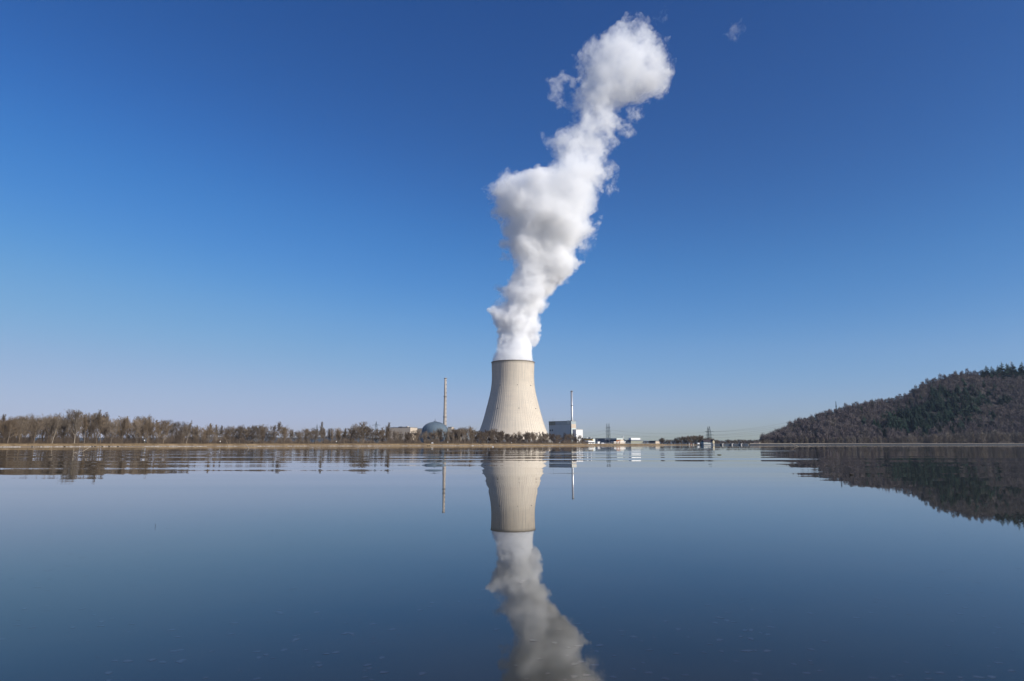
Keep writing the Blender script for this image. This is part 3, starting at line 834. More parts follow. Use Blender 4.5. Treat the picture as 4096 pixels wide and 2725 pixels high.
# street lamps in front of the halls
for i, (uu_, vt, dd) in enumerate([(2390, 1759, 1000), (2424, 1760, 900), (2438, 1760.5, 900), (2685, 1759.5, 900), (2569, 1756, 950)]):
    x = K(uu_)*dd; zt = Z(vt, dd)
    L_ = ['left of the white box building', 'before the seam of the two dark halls', 'before the dark blue hall', 'before the bare grove left of the power house', 'at the right end of the olive green building'][i]
    l = empty('street_lamp', (x, dd, 1), 'thin pale street lamp ' + L_, 'lamp', 'street lamps near the plant halls')
    part('pole', M['steel'], l, lambda m: m.tube((x, dd, 1), (x, dd, zt), 0.12, 0.08, 6))
    part('lamp_head', M['sign_white'], l, lambda m: m.abox(x-0.9, x+0.1, dd-0.15, dd+0.15, zt-0.1, zt+0.15))

# ------------------------------------------------------------ dam and power house
DW = 762.0
ph = empty('power_house', (K(2836)*DW, DW, 0), 'pale river power house with plum roof and a bright cream pointed gable end', 'building')
def rb(m, u0, u1, y0, y1, z0, z1): m.abox(K(u0)*DW, K(u1)*DW, y0, y1, z0, z1)
zr = Z(1760, DW); ze = Z(1767.5, DW)
def strip_walls(m):
    rb(m, 2815, 2849.5, DW, DW+14, 2.0, ze)
part('wall', M['pale_green'], ph, strip_walls)
part('base_wall', M['concrete'], ph, lambda m: rb(m, 2813, 2850, DW-2, DW+14, -0.3, 1.9))
part('lower_band', M['slate'], ph, lambda m: rb(m, 2814, 2849, DW-2.1, DW-1.95, 0.6, 1.7))
part('sill_band', M['white'], ph, lambda m: rb(m, 2814, 2849.6, DW-0.15, DW-0.02, 1.95, 2.5))
def roof_(m):
    x0, x1 = K(2816.5)*DW, K(2853)*DW
    m.quad((x0, DW-1, ze-0.1), (x1, DW-1, ze-0.1), (x1, DW+7, zr), (x0, DW+7, zr))
    m.quad((x1, DW+15, ze-0.1), (x0, DW+15, ze-0.1), (x0, DW+7, zr), (x1, DW+7, zr))
part('roof', M['roof_plum'], ph, roof_)
for u0 in (2832.5, 2839): part('window', M['glass'], ph, lambda m: rb(m, u0, u0+4.6, DW-0.12, DW-0.02, Z(1773.8, DW), Z(1771.2, DW)))
def gab(m):
    x0, x1 = K(2850)*DW, K(2857)*DW; xm = (x0+x1)/2
    y = DW-1.5; zl = Z(1774.5, DW); zt = Z(1759.5, DW); zk = Z(1765.5, DW)
    for yy, o_ in ((y, 1), (y+12, -1)):
        m.v += [(x0, yy, zl), (x1, yy, zl), (x1, yy, zk), (xm, yy, zt), (x0, yy, zk)]
        k = len(m.v)-5; m.f.append((k, k+1, k+2, k+3, k+4) if o_ > 0 else (k+4, k+3, k+2, k+1, k))
    m.quad((x1, y, zl), (x1, y+12, zl), (x1, y+12, zk), (x1, y, zk)); m.quad((x0, y, zl), (x0, y, zk), (x0, y+12, zk), (x0, y+12, zl))
M['cream'] = mat('cream_render', (0.72, 0.62, 0.42), (0.62, 0.53, 0.36))
part('gable', M['cream'], ph, gab)
part('gable_roof', M['roof_plum'], ph, lambda m: (m.quad((K(2850)*DW-0.3, DW-1.7, Z(1765.7, DW)), (K(2853.5)*DW, DW-1.7, Z(1759.1, DW)), (K(2853.5)*DW, DW+11, Z(1759.1, DW)), (K(2850)*DW-0.3, DW+11, Z(1765.7, DW))),
     m.quad((K(2857)*DW+0.3, DW+11, Z(1765.7, DW)), (K(2853.5)*DW, DW+11, Z(1759.1, DW)), (K(2853.5)*DW, DW-1.7, Z(1759.1, DW)), (K(2857)*DW+0.3, DW-1.7, Z(1765.7, DW)))))
part('gable_pier', M['concrete'], ph, lambda m: m.abox(K(2850.3)*DW, K(2856.5)*DW, DW-2.2, DW+10, -0.3, Z(1774.8, DW)-0.6))
part('dark_gate', M['dark_blue'], ph, lambda m: rb(m, 2844.5, 2850, DW-2.4, DW-2.12, 0, 1.9))
dm = empty('weir', (K(2920)*770, 770, 0), 'dark blue gated weir with three round concrete piers across the river', 'weir')
part('walkway', M['roof_grey'], dm, lambda m: m.abox(K(2857)*770, K(2996)*786, 771, 774, 1.35, 1.65))
gs = [2857.5, 2889, 2927, 2964, 2995]
for a, b_ in zip(gs, gs[1:]):
    g_ = part('gate', M['slate'], dm, lambda m: m.abox(K(a)*770, K(b_)*770, 771.2, 771.8, -0.4, 1.3))
    for q in range(1, 9): part('gate_rib', M['dark_blue'], g_, lambda m: m.abox(lerp(K(a), K(b_), q/9)*770-0.1, lerp(K(a), K(b_), q/9)*770+0.1, 770.9, 771.15, -0.2, 1.3))
for u0 in gs[1:4]:
    pr_ = part('pier', M['concrete'], dm, lambda m: (m.lathe((K(u0)*770, 770), [(0.85, -0.4), (0.85, 1.7), (0.6, 1.8)], 16, True)))
    part('winch', M['dark_blue'], pr_, lambda m: m.abox(K(u0)*770-1.1, K(u0)*770+0.9, 770.5, 772.5, 1.85, 2.25))
    part('lamp', M['sign_white'], pr_, lambda m: m.abox(K(u0)*770+1.2, K(u0)*770+2.4, 771, 771.6, 2.0, 2.2))
hb = empty('gauge_house', (K(3030)*850, 850, 1.5), 'little pale gauge house with five small windows, right end of the weir', 'building')
part('wall', M['beige'], hb, lambda m: m.abox(K(3017)*850, K(3038)*850, 850, 855, 1.2, Z(1770.5, 850)))
part('roof', M['roof_plum'], hb, lambda m: (m.quad((K(3016.5)*850, 849.5, Z(1770.6, 850)), (K(3040)*850, 849.5, Z(1770.6, 850)), (K(3040)*850, 852.5, Z(1768, 850)), (K(3016.5)*850, 852.5, Z(1768, 850))),
     m.quad((K(3040)*850, 855.5, Z(1770.6, 850)), (K(3016.5)*850, 855.5, Z(1770.6, 850)), (K(3016.5)*850, 852.5, Z(1768, 850)), (K(3040)*850, 852.5, Z(1768, 850)))))
part('gable', M['cream'], hb, lambda m: m.abox(K(3038.2)*850, K(3041)*850, 849.8, 855, 1.2, Z(1769.5, 850)))
for k in range(5): part('window', M['glass'], hb, lambda m: m.abox(K(3020+k*3.6)*850, K(3022+k*3.6)*850, 849.85, 849.98, Z(1773.8, 850), Z(1771.8, 850)))
# white notice board on the water near the grove
nbx = K(2794.5)*748
nb = empty('notice_board', (nbx, 748, 0), 'large white blank notice board on posts before the bare grove', 'sign')
part('panel', M['sign_white'], nb, lambda m: m.abox(nbx-1.1, nbx+1.1, 748, 748.12, Z(1776.8, 748), Z(1771.6, 748)))
part('post', M['sign_white'], nb, lambda m: m.tube((nbx-0.7, 748.2, -0.2), (nbx-0.7, 748.2, 1.4), 0.08, 0.08, 6))
part('post', M['sign_white'], nb, lambda m: m.tube((nbx+0.7, 748.2, -0.2), (nbx+0.7, 748.2, 1.4), 0.08, 0.08, 6))
for uu_, lab, mm in ((2757, 'thin pale channel marker post, leftmost of three before the grove', 'white'), (2765, 'red and white channel marker post, middle one of three before the grove', 'red'), (2774, 'short white channel marker post, rightmost of three before the grove', 'white')):
    x = K(uu_)*752
    e = empty('channel_marker', (x, 752, 0), lab, 'marker', 'channel markers before the grove')
    part('post', M['white'], e, lambda m: m.tube((x, 752, -0.2), (x, 752, 1.9), 0.12, 0.1, 6))
    part('top_mark', M['red'] if mm == 'red' else M['sign_white'], e, lambda m: m.abox(x-0.28, x+0.28, 751.85, 752.15, 1.1, 1.8))
# church spire
sp = empty('church', (K(3044)*1500, 1500, 1), 'distant church with a needle sharp dark spire rising above bare trees', 'church')
sx_ = K(3044)*1500
part('tower', M['concrete'], sp, lambda m: m.abox(sx_-2.6, sx_+2.6, 1497.4, 1502.6, 0.9, Z(1764, 1500)))
def spire(m):
    zt = Z(1747, 1500); z0 = Z(1764, 1500)
    for k in range(4):
        q = [(-3, -3), (3, -3), (3, 3), (-3, 3)]
        a, b_ = q[k], q[(k+1) % 4]
        m.tri((sx_+a[0], 1500+a[1], z0), (sx_+b_[0], 1500+b_[1], z0), (sx_, 1500, zt))
part('spire', M['dark_blue'], sp, spire)
part('nave', M['white'], sp, lambda m: m.abox(sx_+3, sx_+18, 1496, 1504, 0.9, 9))

# ------------------------------------------------------------ pylons, mast and power lines
def lattice_leg(m, base, top, wb_, wt_, r=0.16, nseg=9):
    for sx1, sy1 in ((-1, -1), (1, -1), (1, 1), (-1, 1)):
        m.tube((base[0]+sx1*wb_, base[1]+sy1*wb_, base[2]), (top[0]+sx1*wt_, top[1]+sy1*wt_, top[2]), r, r*0.8, 4, False)
    for i in range(nseg):
        t0, t1 = i/nseg, (i+1)/nseg
        z0, z1 = lerp(base[2], top[2], t0), lerp(base[2], top[2], t1)
        w0, w1_ = lerp(wb_, wt_, t0), lerp(wb_, wt_, t1)
        for s in (-1, 1):
            for (a0, a1) in ((-1, 1), (1, -1)):
                m.tube((base[0]+a0*w0, base[1]+s*w0, z0), (base[0]+a1*w1_, base[1]+s*w1_, z1), r*0.6, r*0.6, 3, False)
                m.tube((base[0]+s*w0, base[1]+a0*w0, z0), (base[0]+s*w1_, base[1]+a1*w1_, z1), r*0.6, r*0.6, 3, False)
def pylon(label, u, vtop, D, arms, wid, group='lattice power pylons', steep=True, r=0.2, vk=None):
    x = P(u, vtop, D).x; zt = Z(vtop, D); x = K(u)*D
    e = empty('power_pylon', (x, D, 1), label, 'pylon', group)
    zk = Z(vk, D) if vk else lerp(1, zt, 0.7)
    part('lattice_mast', M['lattice'], e, lambda m: (lattice_leg(m, (x, D, 1), (x, D, zk), wid, wid*0.62, r), lattice_leg(m, (x, D, zk), (x, D, zt), wid*0.62, 0.15, r*0.8, 5)))
    for v, half in arms:
        z = Z(v, D)
        part('cross_arm', M['lattice'], e, lambda m: (m.tube((x-half, D, z), (x+half, D, z), r*1.1, r*1.1, 4), m.tube((x-half, D, z), (x, D, z+1.3), r*0.8, r*0.8, 4), m.tube((x+half, D, z), (x, D, z+1.3), r*0.8, r*0.8, 4)))
    for v, half in arms:
        z = Z(v, D)
        for s in (-1, 1):
            part('insulator', M['glass'], e, lambda m: m.tube((x+s*half*0.9, D, z), (x+s*half*0.9, D, z-1.4), 0.12, 0.12, 4))
    return e
pylon('left grey lattice pylon of the close pair above the dark halls', 2429, 1694, 1500, [(1711.5, 3.2), (1725.5, 3.6)], 2.2, vk=1711)
pylon('right grey lattice pylon of the close pair above the dark halls', 2437.5, 1693, 1490, [(1711, 3.6), (1725, 3.9), (1738, 3.6)], 2.2, vk=1711)
pylon('shorter left lattice pylon of the pair behind the power house', 2833.5, 1707, 1300, [(1728, 3.6), (1741, 3.0)], 2.4, vk=1727)
pylon('taller right lattice pylon with wide arms behind the power house', 2840, 1705, 1290, [(1726.5, 9), (1740, 8), (1752, 5)], 3.2, vk=1727)
pylon('faint lattice pylon with one wide arm behind the bank trees left of the plant', 1502.5, 1685, 1500, [(1701, 9), (1722, 14), (1737, 18)], 3.0, vk=1702, r=0.24)
pylon('faint distant lattice pylon among the thin bank trees', 1265, 1697, 1900, [(1711, 12), (1730, 10)], 2.6, vk=1711, r=0.2)
hm = empty('radio_mast', (K(3344)*1400, 1400, Z(1632, 1400)), 'slim lattice radio mast standing on the wooded ridge', 'mast')
hx = K(3344)*1400*1.0
HXs = P(3344, 1620, 1400)
part('lattice', M['lattice'], hm, lambda m: lattice_leg(m, (HXs.x, 1400, Z(1636, 1400)), (HXs.x, 1400, Z(1606, 1400)), 0.9, 0.25, 0.16, 8))
part('aerial_drum', M['lattice'], hm, lambda m: m.lathe((HXs.x, 1400), [(1.0, Z(1627, 1400)), (1.3, Z(1626.5, 1400)), (1.3, Z(1624, 1400)), (1.0, Z(1623.5, 1400))], 10, True))
tm = P(4041, 1444, 1500)
rm2 = empty('radio_mast', (tm.x, 1500, Z(1480, 1500)), 'thin mast with short side arms rising among the ridge spruces', 'mast')
part('pole', M['concrete'], rm2, lambda m: m.tube((tm.x, 1500, Z(1482, 1500)), (tm.x, 1500, Z(1444, 1500)), 0.35, 0.25, 5))
part('side_arm', M['concrete'], rm2, lambda m: [m.tube((tm.x-1.8, 1500, Z(v, 1500)), (tm.x+1.8, 1500, Z(v, 1500)), 0.2, 0.2, 4) for v in (1447, 1452, 1458)])

def wire(pts, D0, D1, label, r=0.10, name='power_line'):
    """pts: photo pixels on the wire, at a distance running from D0 to D1"""
    mb = MB(); pr = None
    u0, u1 = pts[0][0], pts[-1][0]
    n_ = 30
    for i in range(n_+1):
        u = lerp(u0, u1, i/n_)
        t_ = i/n_
        # quadratic through three given points
        (ua, va), (ub, vb), (uc, vc) = pts
        L0 = (u-ub)*(u-uc)/((ua-ub)*(ua-uc)); L1 = (u-ua)*(u-uc)/((ub-ua)*(ub-uc)); L2 = (u-ua)*(u-ub)/((uc-ua)*(uc-ub))
        v = va*L0 + vb*L1 + vc*L2
        p = P(u, v, lerp(D0, D1, t_))
        if pr is not None: mb.tube(pr, p, r, r, 3, False)
        pr = p
    p0 = P(pts[0][0], pts[0][1], D0)
    return single(name, mb, M['wire'], p0, label, 'cable')
wire([(2333, 1733), (2380, 1728.5), (2427, 1720)], 1560, 1500, 'upper thin cable from the white block to the twin pylons')
wire([(2333, 1747), (2380, 1742), (2427, 1734)], 1560, 1500, 'lower thin cable from the white block to the twin pylons')
wire([(2440, 1720), (2620, 1735), (2836, 1728)], 1490, 1300, 'upper long sagging cable between the two pylon pairs')
wire([(2440, 1734), (2620, 1748), (2836, 1741)], 1490, 1300, 'lower long sagging cable between the two pylon pairs')
for i, (a, b_, c_) in enumerate([((2842, 1727), (3000, 1715), (3180, 1684)), ((2842, 1728), (3000, 1720), (3180, 1696)), ((2842, 1741), (3000, 1728), (3160, 1704)), ((2842, 1742), (3000, 1735), (3140, 1718)), ((2850, 1752), (3000, 1743), (3120, 1729))]):
    wire([a, b_, c_], 1290, 1380, ['topmost', 'second highest', 'middle', 'second lowest', 'lowest'][i] + ' of the five cables rising from the pylons to the hill', r=0.12)
wire([(1180, 1731), (1330, 1732), (1500, 1722)], 1900, 1500, 'thin cable seen through the bank trees left of the plant', r=0.09)
wire([(1500, 1737), (1530, 1739), (1575, 1736)], 1500, 1540, 'short low cable from the faint pylon to the beige block', r=0.09)
# ------------------------------------------------------------ trees
def rot_about(v, axis, a): return Matrix.Rotation(a, 3, axis) @ v
def make_tree(seed, H, spread, trunk_r, limbs, up, style='round', twig_r=0.028, clear=0.28, stems=1, lean=0.0, sub=(6, 5, 3)):
    """bare winter tree: returns (limb mesh builder, twig mesh builder)"""
    r_ = random.Random(seed); A = MB(); B = MB()
    def branch(p, d, L, r0, lvl):
        n_ = 4 if lvl < 2 else 2
        pts = [p.copy()]; dd = d.copy()
        for i in range(n_):
            dd = (dd + Vector((r_.gauss(0, .12), r_.gauss(0, .12), r_.gauss(0.03, .08) + up*0.12))).normalized()
            p = p + dd*(L/n_); pts.append(p.copy())
        for i in range(n_):
            ra = lerp(r0, r0*0.45, i/n_); rb_ = lerp(r0, r0*0.45, (i+1)/n_)
            (A if lvl < 2 else B).tube(pts[i], pts[i+1], ra, rb_, 5 if lvl == 0 else 3, False)
        if lvl >= 4: return
        k = (0, sub[0], sub[1], sub[2])[lvl] if lvl else 0
        for j in range(k):
            t = r_.uniform(0.3, 1.0)
            q = t*n_; i = min(int(q), n_-1)
            pos = pts[i].lerp(pts[i+1], q-i)
            ax = (pts[i+1]-pts[i]).normalized()
            ang = r_.uniform(0.45, 0.95)
            nd = rot_about(ax, ax.orthogonal().normalized(), ang); nd = rot_about(nd, ax, r_.uniform(0, 6.283))
            nd = (nd + Vector((0, 0, 0.25*up))).normalized()
            branch(pos, nd, L*r_.uniform(0.36, 0.58), max(r0*0.42, twig_r), lvl+1)
    for s in range(stems):
        base = Vector((r_.uniform(-.6, .6), r_.uniform(-.6, .6), 0)) if stems > 1 else Vector((0, 0, 0))
        d = Vector((lean + (r_.uniform(-.35, .35) if stems > 1 else 0), r_.uniform(-.3, .3) if stems > 1 else 0, 1)).normalized()
        # trunk
        n_ = 9; pts = [base]; dd = d
        for i in range(n_):
            dd = (dd + Vector((r_.gauss(0, .05), r_.gauss(0, .05), 0))).normalized()
            pts.append(pts[-1] + dd*H*0.93/n_)
        for i in range(n_):
            A.tube(pts[i], pts[i+1], lerp(trunk_r, trunk_r*0.18, (i/n_)**0.8), lerp(trunk_r, trunk_r*0.18, ((i+1)/n_)**0.8), 7, False)
        nl = limbs//stems
        for j in range(nl):
            t = clear + (1-clear)*(j+r_.random()*0.8)/nl; t = min(t, 0.995)
            q = t*n_; i = min(int(q), n_-1)
            pos = pts[i].lerp(pts[i+1], q-i)
            f = (t-clear)/(1-clear)
            if style == 'round': L = spread*(0.62 + 0.55*math.sin(math.pi*min(1, f*0.9+0.12)))*(1 - 0.45*f)
            elif style == 'tall': L = spread*(0.9 - 0.5*f)
            elif style == 'vase': L = spread*(0.75+0.35*math.sin(math.pi*f))
            else: L = spread*0.8
            a = j*2.4 + r_.uniform(-.5, .5)
            el = r_.uniform(0.35, 0.9) + (0.35 if style in ('vase', 'tall') else 0) + 0.35*f
            nd = Vector((math.cos(a)*math.cos(el), math.sin(a)*math.cos(el), math.sin(el)))
            branch(pos, nd, L*r_.uniform(0.8, 1.15), max(trunk_r*lerp(0.42, 0.16, f), twig_r*1.6), 1)
    return A, B

PROTO_PARK = []
def proto(name, A, B, mt, mc, lab, cat='tree'):
    """trunk and crown meshes made once; things are copies that share them"""
    ma = bpy.data.meshes.new(name + '_trunk'); ma.from_pydata(A.v, [], A.f); ma.materials.append(mt)
    mb_ = bpy.data.meshes.new(name + '_crown'); mb_.from_pydata(B.v, [], B.f); mb_.materials.append(mc)
    top = max(v[2] for v in B.v)
    return dict(trunk=ma, crown=mb_, H=top, lab=lab)
def place_tree(pr, x, y, z, h, rz, label, group, name='bare_tree', cat='tree', wx=1.0):
    e = empty(name, (x, y, z), label, cat, group)
    s = h/pr['H']; e.scale = (s*wx, s*wx, s); e.rotation_euler = (0, 0, rz)
    for nm in ('trunk', 'crown'):
        o = bpy.data.objects.new(nm, pr[nm]); C.objects.link(o); o.parent = e
    return e
bare = []
specs = [ # H, spread, trunk, limbs, up, style, clear, stems
 (15, 6.4, .26, 24, 0.9, 'round', .20, 1), (16, 4.6, .22, 26, 1.3, 'tall', .25, 1), (14, 6.8, .30, 22, 0.8, 'vase', .16, 1),
 (13, 5.2, .22, 26, 1.0, 'round', .12, 2), (16, 3.8, .2, 26, 1.5, 'tall', .34, 1), (15, 6.0, .25, 24, 1.0, 'vase', .2, 1), (14, 5.6, .22, 26, 0.9, 'round', .24, 1)]
for i, (H_, sp_, tr_, li_, up_, st_, cl_, sm_) in enumerate(specs):
    A, B = make_tree(40+i, H_, sp_, tr_, li_, up_, st_, clear=cl_, stems=sm_)
    bare.append(proto('bare_tree', A, B, M['bark'], M['twig'], ''))
bush = []
for i in range(4):
    A, B = make_tree(80+i, 9, 3.4, .13, 26, 1.1, 'round', clear=.08, stems=4, twig_r=0.035)
    bush.append(proto('bare_bush_tree', A, B, M['shrub'], M['shrub'], ''))
print('TREEFACES', [len(q['crown'].polygons) for q in bare + bush])

rt = random.Random(77)
TOP = [(-600,1650),(0,1657),(40,1668),(90,1662),(150,1655),(210,1650),(240,1652),(300,1640),(350,1655),(385,1640),(440,1665),(490,1662),(540,1668),(580,1655),(610,1676),(650,1675),(700,1690),(740,1690),(790,1700),(850,1700),
       (880,1692),(920,1700),(960,1703),(1010,1700),(1050,1698),(1090,1726),(1110,1690),(1150,1710),(1200,1712),(1260,1715),(1290,1700),(1330,1712),(1390,1712),(1440,1690),(1480,1712),(1530,1712),(1560,1704),(1590,1720),(1620,1728),(1680,1718),
       (1740,1722),(1770,1712),(1800,1720),(1830,1710),(1880,1706),(1920,1724),(1960,1718),(2000,1722),(2040,1734),(2070,1730),(2110,1728),(2150,1732),(2190,1735),(2230,1734),(2270,1730),(2300,1740),(2330,1752),(2350,1766)]
n_ind = 0
def bank_tree(u, off, vtop, pr, label, name='bare_tree', wx=1.0, group='bare trees of the left bank wood'):
    global n_ind
    D = shore(u) + off; z = 1.05
    h = Z(vtop, D) - z
    n_ind += 1
    return place_tree(pr, K(u)*D, D, z, h, rt.uniform(0, 6.28), label, group, name, wx=wx)
WOOD = 'bare brown grey tree crowded in the dense wood at left'
THIN = 'bare thin tree in the open row between the dense wood and plant'
BUSH = 'low bushy bare tree in the belt before the plant and cooling tower'
def zone(u, tab):
    for lim, txt in tab:
        if u < lim: return txt
    return tab[-1][1]
ROWN = {0: 'front row', 1: 'second row', 2: 'third row', 3: 'back row'}
def wood_label(u, row):
    return 'bare grey brown wood tree, %s, %s' % (ROWN[min(row, 3)], zone(u, [(0, 'beyond the left edge'), (110, 'at the left edge of the photo'), (208, 'just left of the leaning pale tree'), (297, 'just left of the big spreading tree'), (384, 'just right of the big spreading tree'),
        (480, 'midway between big tree and white marker'), (577, 'just left of the white marker'), (680, 'just right of the white marker'), (900, 'at the thinning right end of the dense wood')]))
def thin_label(u, row):
    return 'thin bare tree of the open %s, %s' % (ROWN[min(row, 3)], zone(u, [(880, 'left of the narrow white marker'), (1000, 'right of the narrow white marker'), (1110, 'left of the slender flat topped tree'), (1210, 'right of the slender flat topped tree'),
        (1286, 'left of the tall narrow tree'), (1400, 'right of the tall narrow tree'), (1600, 'beside the faint pylon')]))
def belt_label(u, row):
    return 'bushy tree, %s, %s' % (ROWN[min(row, 3)], zone(u, [(1600, 'before the left half of the beige block'), (1690, 'before the right half of the beige block'), (1800, 'before the dome and concrete chimney'), (1915, 'between chimney and cooling tower'),
        (2000, 'before the left foot of the cooling tower'), (2110, 'before the middle of the cooling tower'), (2195, 'before the right foot of the cooling tower'), (2290, 'before the blue grey block'), (2400, 'before the white tall block')]))
# dense wood: four rows
for row, (off, dv, step) in enumerate(((12, 18, 50), (24, 4, 46), (40, 0, 48), (60, -2, 54))):
    u = -330 + row*13
    while u < 800:
        if not (268 < u < 335 and row < 2):
            pr = rt.choice(bare)
            bank_tree(u, off + rt.uniform(-4, 4), interp(TOP, u) + dv*0.6 + rt.uniform(-9, 7), pr, wood_label(u, row), wx=1.15, group='bare wood trees, left bank, ' + wood_label(u, row)[26:])
        u += step*rt.uniform(0.7, 1.3)*(1 + max(0, u)/2600)
# low crowned trees filling the wood from behind
u = -330
while u < 830:
    bank_tree(u, rt.uniform(62, 78), interp(TOP, u) + rt.uniform(8, 30), bush[rt.randrange(4)], wood_label(u, 3).replace('bare grey brown wood tree', 'low bushy tree'), wx=0.9, group='low bushy trees at the back, ' + wood_label(u, 3)[26:])
    u += rt.uniform(34, 52)
# open row
for row, (off, dv, step) in enumerate(((13, 10, 33), (26, 0, 31), (44, 2, 36))):
    u = 800 + row*17
    while u < 1520:
        if not (1095 < u < 1125):
            bank_tree(u, off + rt.uniform(-4, 4), interp(TOP, u) + dv*0.6 + rt.uniform(-8, 9), rt.choice(bare), thin_label(u, row), wx=1.35, group='open row trees, ' + thin_label(u, row)[27:])
        u += step*rt.uniform(0.7, 1.3)
# belt before the plant
for row, (off, dv, step) in enumerate(((12, 14, 25), (24, 4, 23), (36, 0, 27))):
    u = 1520 + row*7
    while u < 2352:
        pr = rt.choice(bush if rt.random() < (0.75 if u > 1900 else 0.25) else bare)
        bank_tree(u, off + rt.uniform(-3, 3), interp(TOP, u) + dv*0.6 + rt.uniform(-8, 6), pr, belt_label(u, row), 'bushy_tree', wx=1.1, group='belt trees, ' + belt_label(u, row)[12:])
        u += step*rt.uniform(0.7, 1.3)*(1.2 if u < 1800 else 1.0)
# trees that stand out
A, B = make_tree(7, 17, 6.4, .36, 20, 1.3, 'vase', clear=.26, sub=(7, 6, 3)); big = proto('big_tree', A, B, M['pale_bark'], M['twig'], '')
bank_tree(297, 10, 1633, big, 'big spreading pale barked tree standing tallest in the left wood', group=None)
bank_tree(384, 12, 1637, bare[1], 'upright tall pale topped tree right of the big spreading tree', group=None)
bank_tree(577, 14, 1650, bare[2], 'dark round crowned tree rising above the left wood behind the white marker', group=None)
A, B = make_tree(9, 15, 2.6, .2, 18, 1.4, 'tall', clear=.4, lean=0.12); lean_ = proto('leaning_tree', A, B, M['pale_bark'], M['twig'], '')
e = bank_tree(208, 10, 1662, lean_, 'pale trunked tree leaning right in the left wood', group=None); e.rotation_euler.z = 0
bank_tree(30, 10, 1662, bare[6], 'pale thin trunked tree near the left end of the wood', group=None)
e = bank_tree(745, 10, 1680, lean_, 'slim pale tree leaning right, right end of the dense wood', group=None); e.rotation_euler.z = 0.1
A, B = make_tree(12, 13, 3.2, .17, 14, 1.6, 'vase', clear=.62); flat_ = proto('flat_topped_tree', A, B, M['bark'], M['twig'], '')
bank_tree(1110, 11, 1684, flat_, 'slender flat topped tree standing in a gap of the open row', group=None)
bank_tree(1093, 12, 1698, flat_, 'smaller slender tree just left of the slender flat topped tree', group=None)
bank_tree(1286, 14, 1685, bare[4], 'tall narrow bare tree sticking out of the open row', group=None)
bank_tree(1447, 11, 1684, bare[0], 'wide round crowned pale tree left of the faint pylon', group=None)
bank_tree(1552, 20, 1688, bare[4], 'tall pale twiggy tree in front of the left end of the beige block', group=None)
bank_tree(1765, 11, 1704, bare[2], 'dark spreading tree in front of the dome', group=None)
bank_tree(1880, 13, 1700, bare[6], 'pale round topped tree left of the cooling tower foot', group=None)
bank_tree(2114, 9, 1726, bare[6], 'round topped tree in front of the cooling tower, left of a near twin', group=None)
bank_tree(2132, 11, 1728, bare[0], 'pale round topped tree in front of the cooling tower, right of a near twin', group=None)
bank_tree(2010, 12, 1724, bare[5], 'pale crowned tree in front of the lower left of the cooling tower', group=None)
print('TREES', n_ind)

# undergrowth of thin stems filling the wood
def thicket(name, label, u0, u1, n_, hfun, off, mt, seed, w0=0.035):
    r_ = random.Random(seed); mb = MB()
    for i in range(n_):
        u = r_.uniform(u0, u1); D = shore(u) + r_.uniform(*off); x = K(u)*D; z = 1.0
        h = hfun(u)*r_.uniform(0.3, 1.0)*(0.8 + 0.35*math.sin(u*0.051)*math.sin(u*0.023+1) + 0.2*math.sin(u*0.17))
        lx, ly = r_.gauss(0, .16)*h, r_.gauss(0, .16)*h
        w_ = w0*r_.uniform(0.6, 1.6)
        mx, my = x+lx*0.4+r_.gauss(0, .1), D+ly*0.4
        mb.v += [(x-w_, D, z), (x+w_, D, z), (mx-w_*.7, my, z+h*.55), (mx+w_*.7, my, z+h*.55), (x+lx, D+ly, z+h)]
        k = len(mb.v)-5; mb.f += [(k, k+1, k+3, k+2), (k+2, k+3, k+4)]
        for q in range(3):
            t = r_.uniform(0.3, 0.9); px_, py_, pz_ = lerp(x, x+lx, t), lerp(D, D+ly, t), z+h*t
            s = r_.choice((-1, 1)); L = h*r_.uniform(.12, .3)
            mb.tri((px_, py_, pz_), (px_, py_, pz_+w_*1.4), (px_+s*L*.8, py_+r_.gauss(0, .3)*L, pz_+L*.7))
    tag(mb.build(name, mt), label, 'undergrowth', kind='stuff')
thicket('undergrowth', 'brown leafless undergrowth filling the left bank wood and the tree belt', -500, 2362, 26000,
        lambda u: interp([(-500, 8), (700, 7), (850, 4.5), (1100, 2.8), (1500, 3.0), (1600, 4.5), (1900, 6), (2300, 6), (2345, 4), (2362, 1.5)], u), (10, 62), M['shrub'], 21, 0.04)
thicket('background_copse', 'dim brown leafless copse seen low between the open row trees', 640, 1900, 15000, lambda u: interp([(640, 8), (900, 7.5), (1100, 5.5), (1500, 6), (1900, 8)], u), (80, 150), M['shrub'], 22, 0.06)

# ------------------------------------------------------------ spruces
def make_spruce(seed, H, w_, layers=16):
    r_ = random.Random(seed); A = MB(); B = MB()
    A.tube((0, 0, 0), (0, 0, H*0.97), 0.3, 0.05, 6, False)
    for i in range(layers):
        f = i/(layers-1); z = lerp(H*0.12, H*0.97, f); Rr = w_*(1-f)**0.85 + 0.25
        nb_ = max(5, int(15*(1-f)+5))
        for j in range(nb_):
            a = r_.uniform(0, 6.283); L = Rr*r_.uniform(0.6, 1.2); zz = z + r_.uniform(-.4, .4)
            ca, sa = math.cos(a), math.sin(a)
            tip = (ca*L, sa*L, zz - L*0.28 + r_.uniform(0, .3)*L)
            ww = 0.22*L + 0.15
            for s in (-1, 1):
                mid = (ca*L*.55 - sa*ww*s, sa*L*.55 + ca*ww*s, zz - L*0.3 - 0.2)
                B.tri((0, 0, zz+0.15), mid, tip)
                mid2 = (ca*L*.75 - sa*ww*.7*s, sa*L*.75 + ca*ww*.7*s, zz - L*0.45)
                B.tri((ca*L*.3, sa*L*.3, zz), mid2, tip)
        B.tri((-.12, 0, H*.93), (.12, 0, H*.93), (0, 0, H))
    return A, B
spr = []
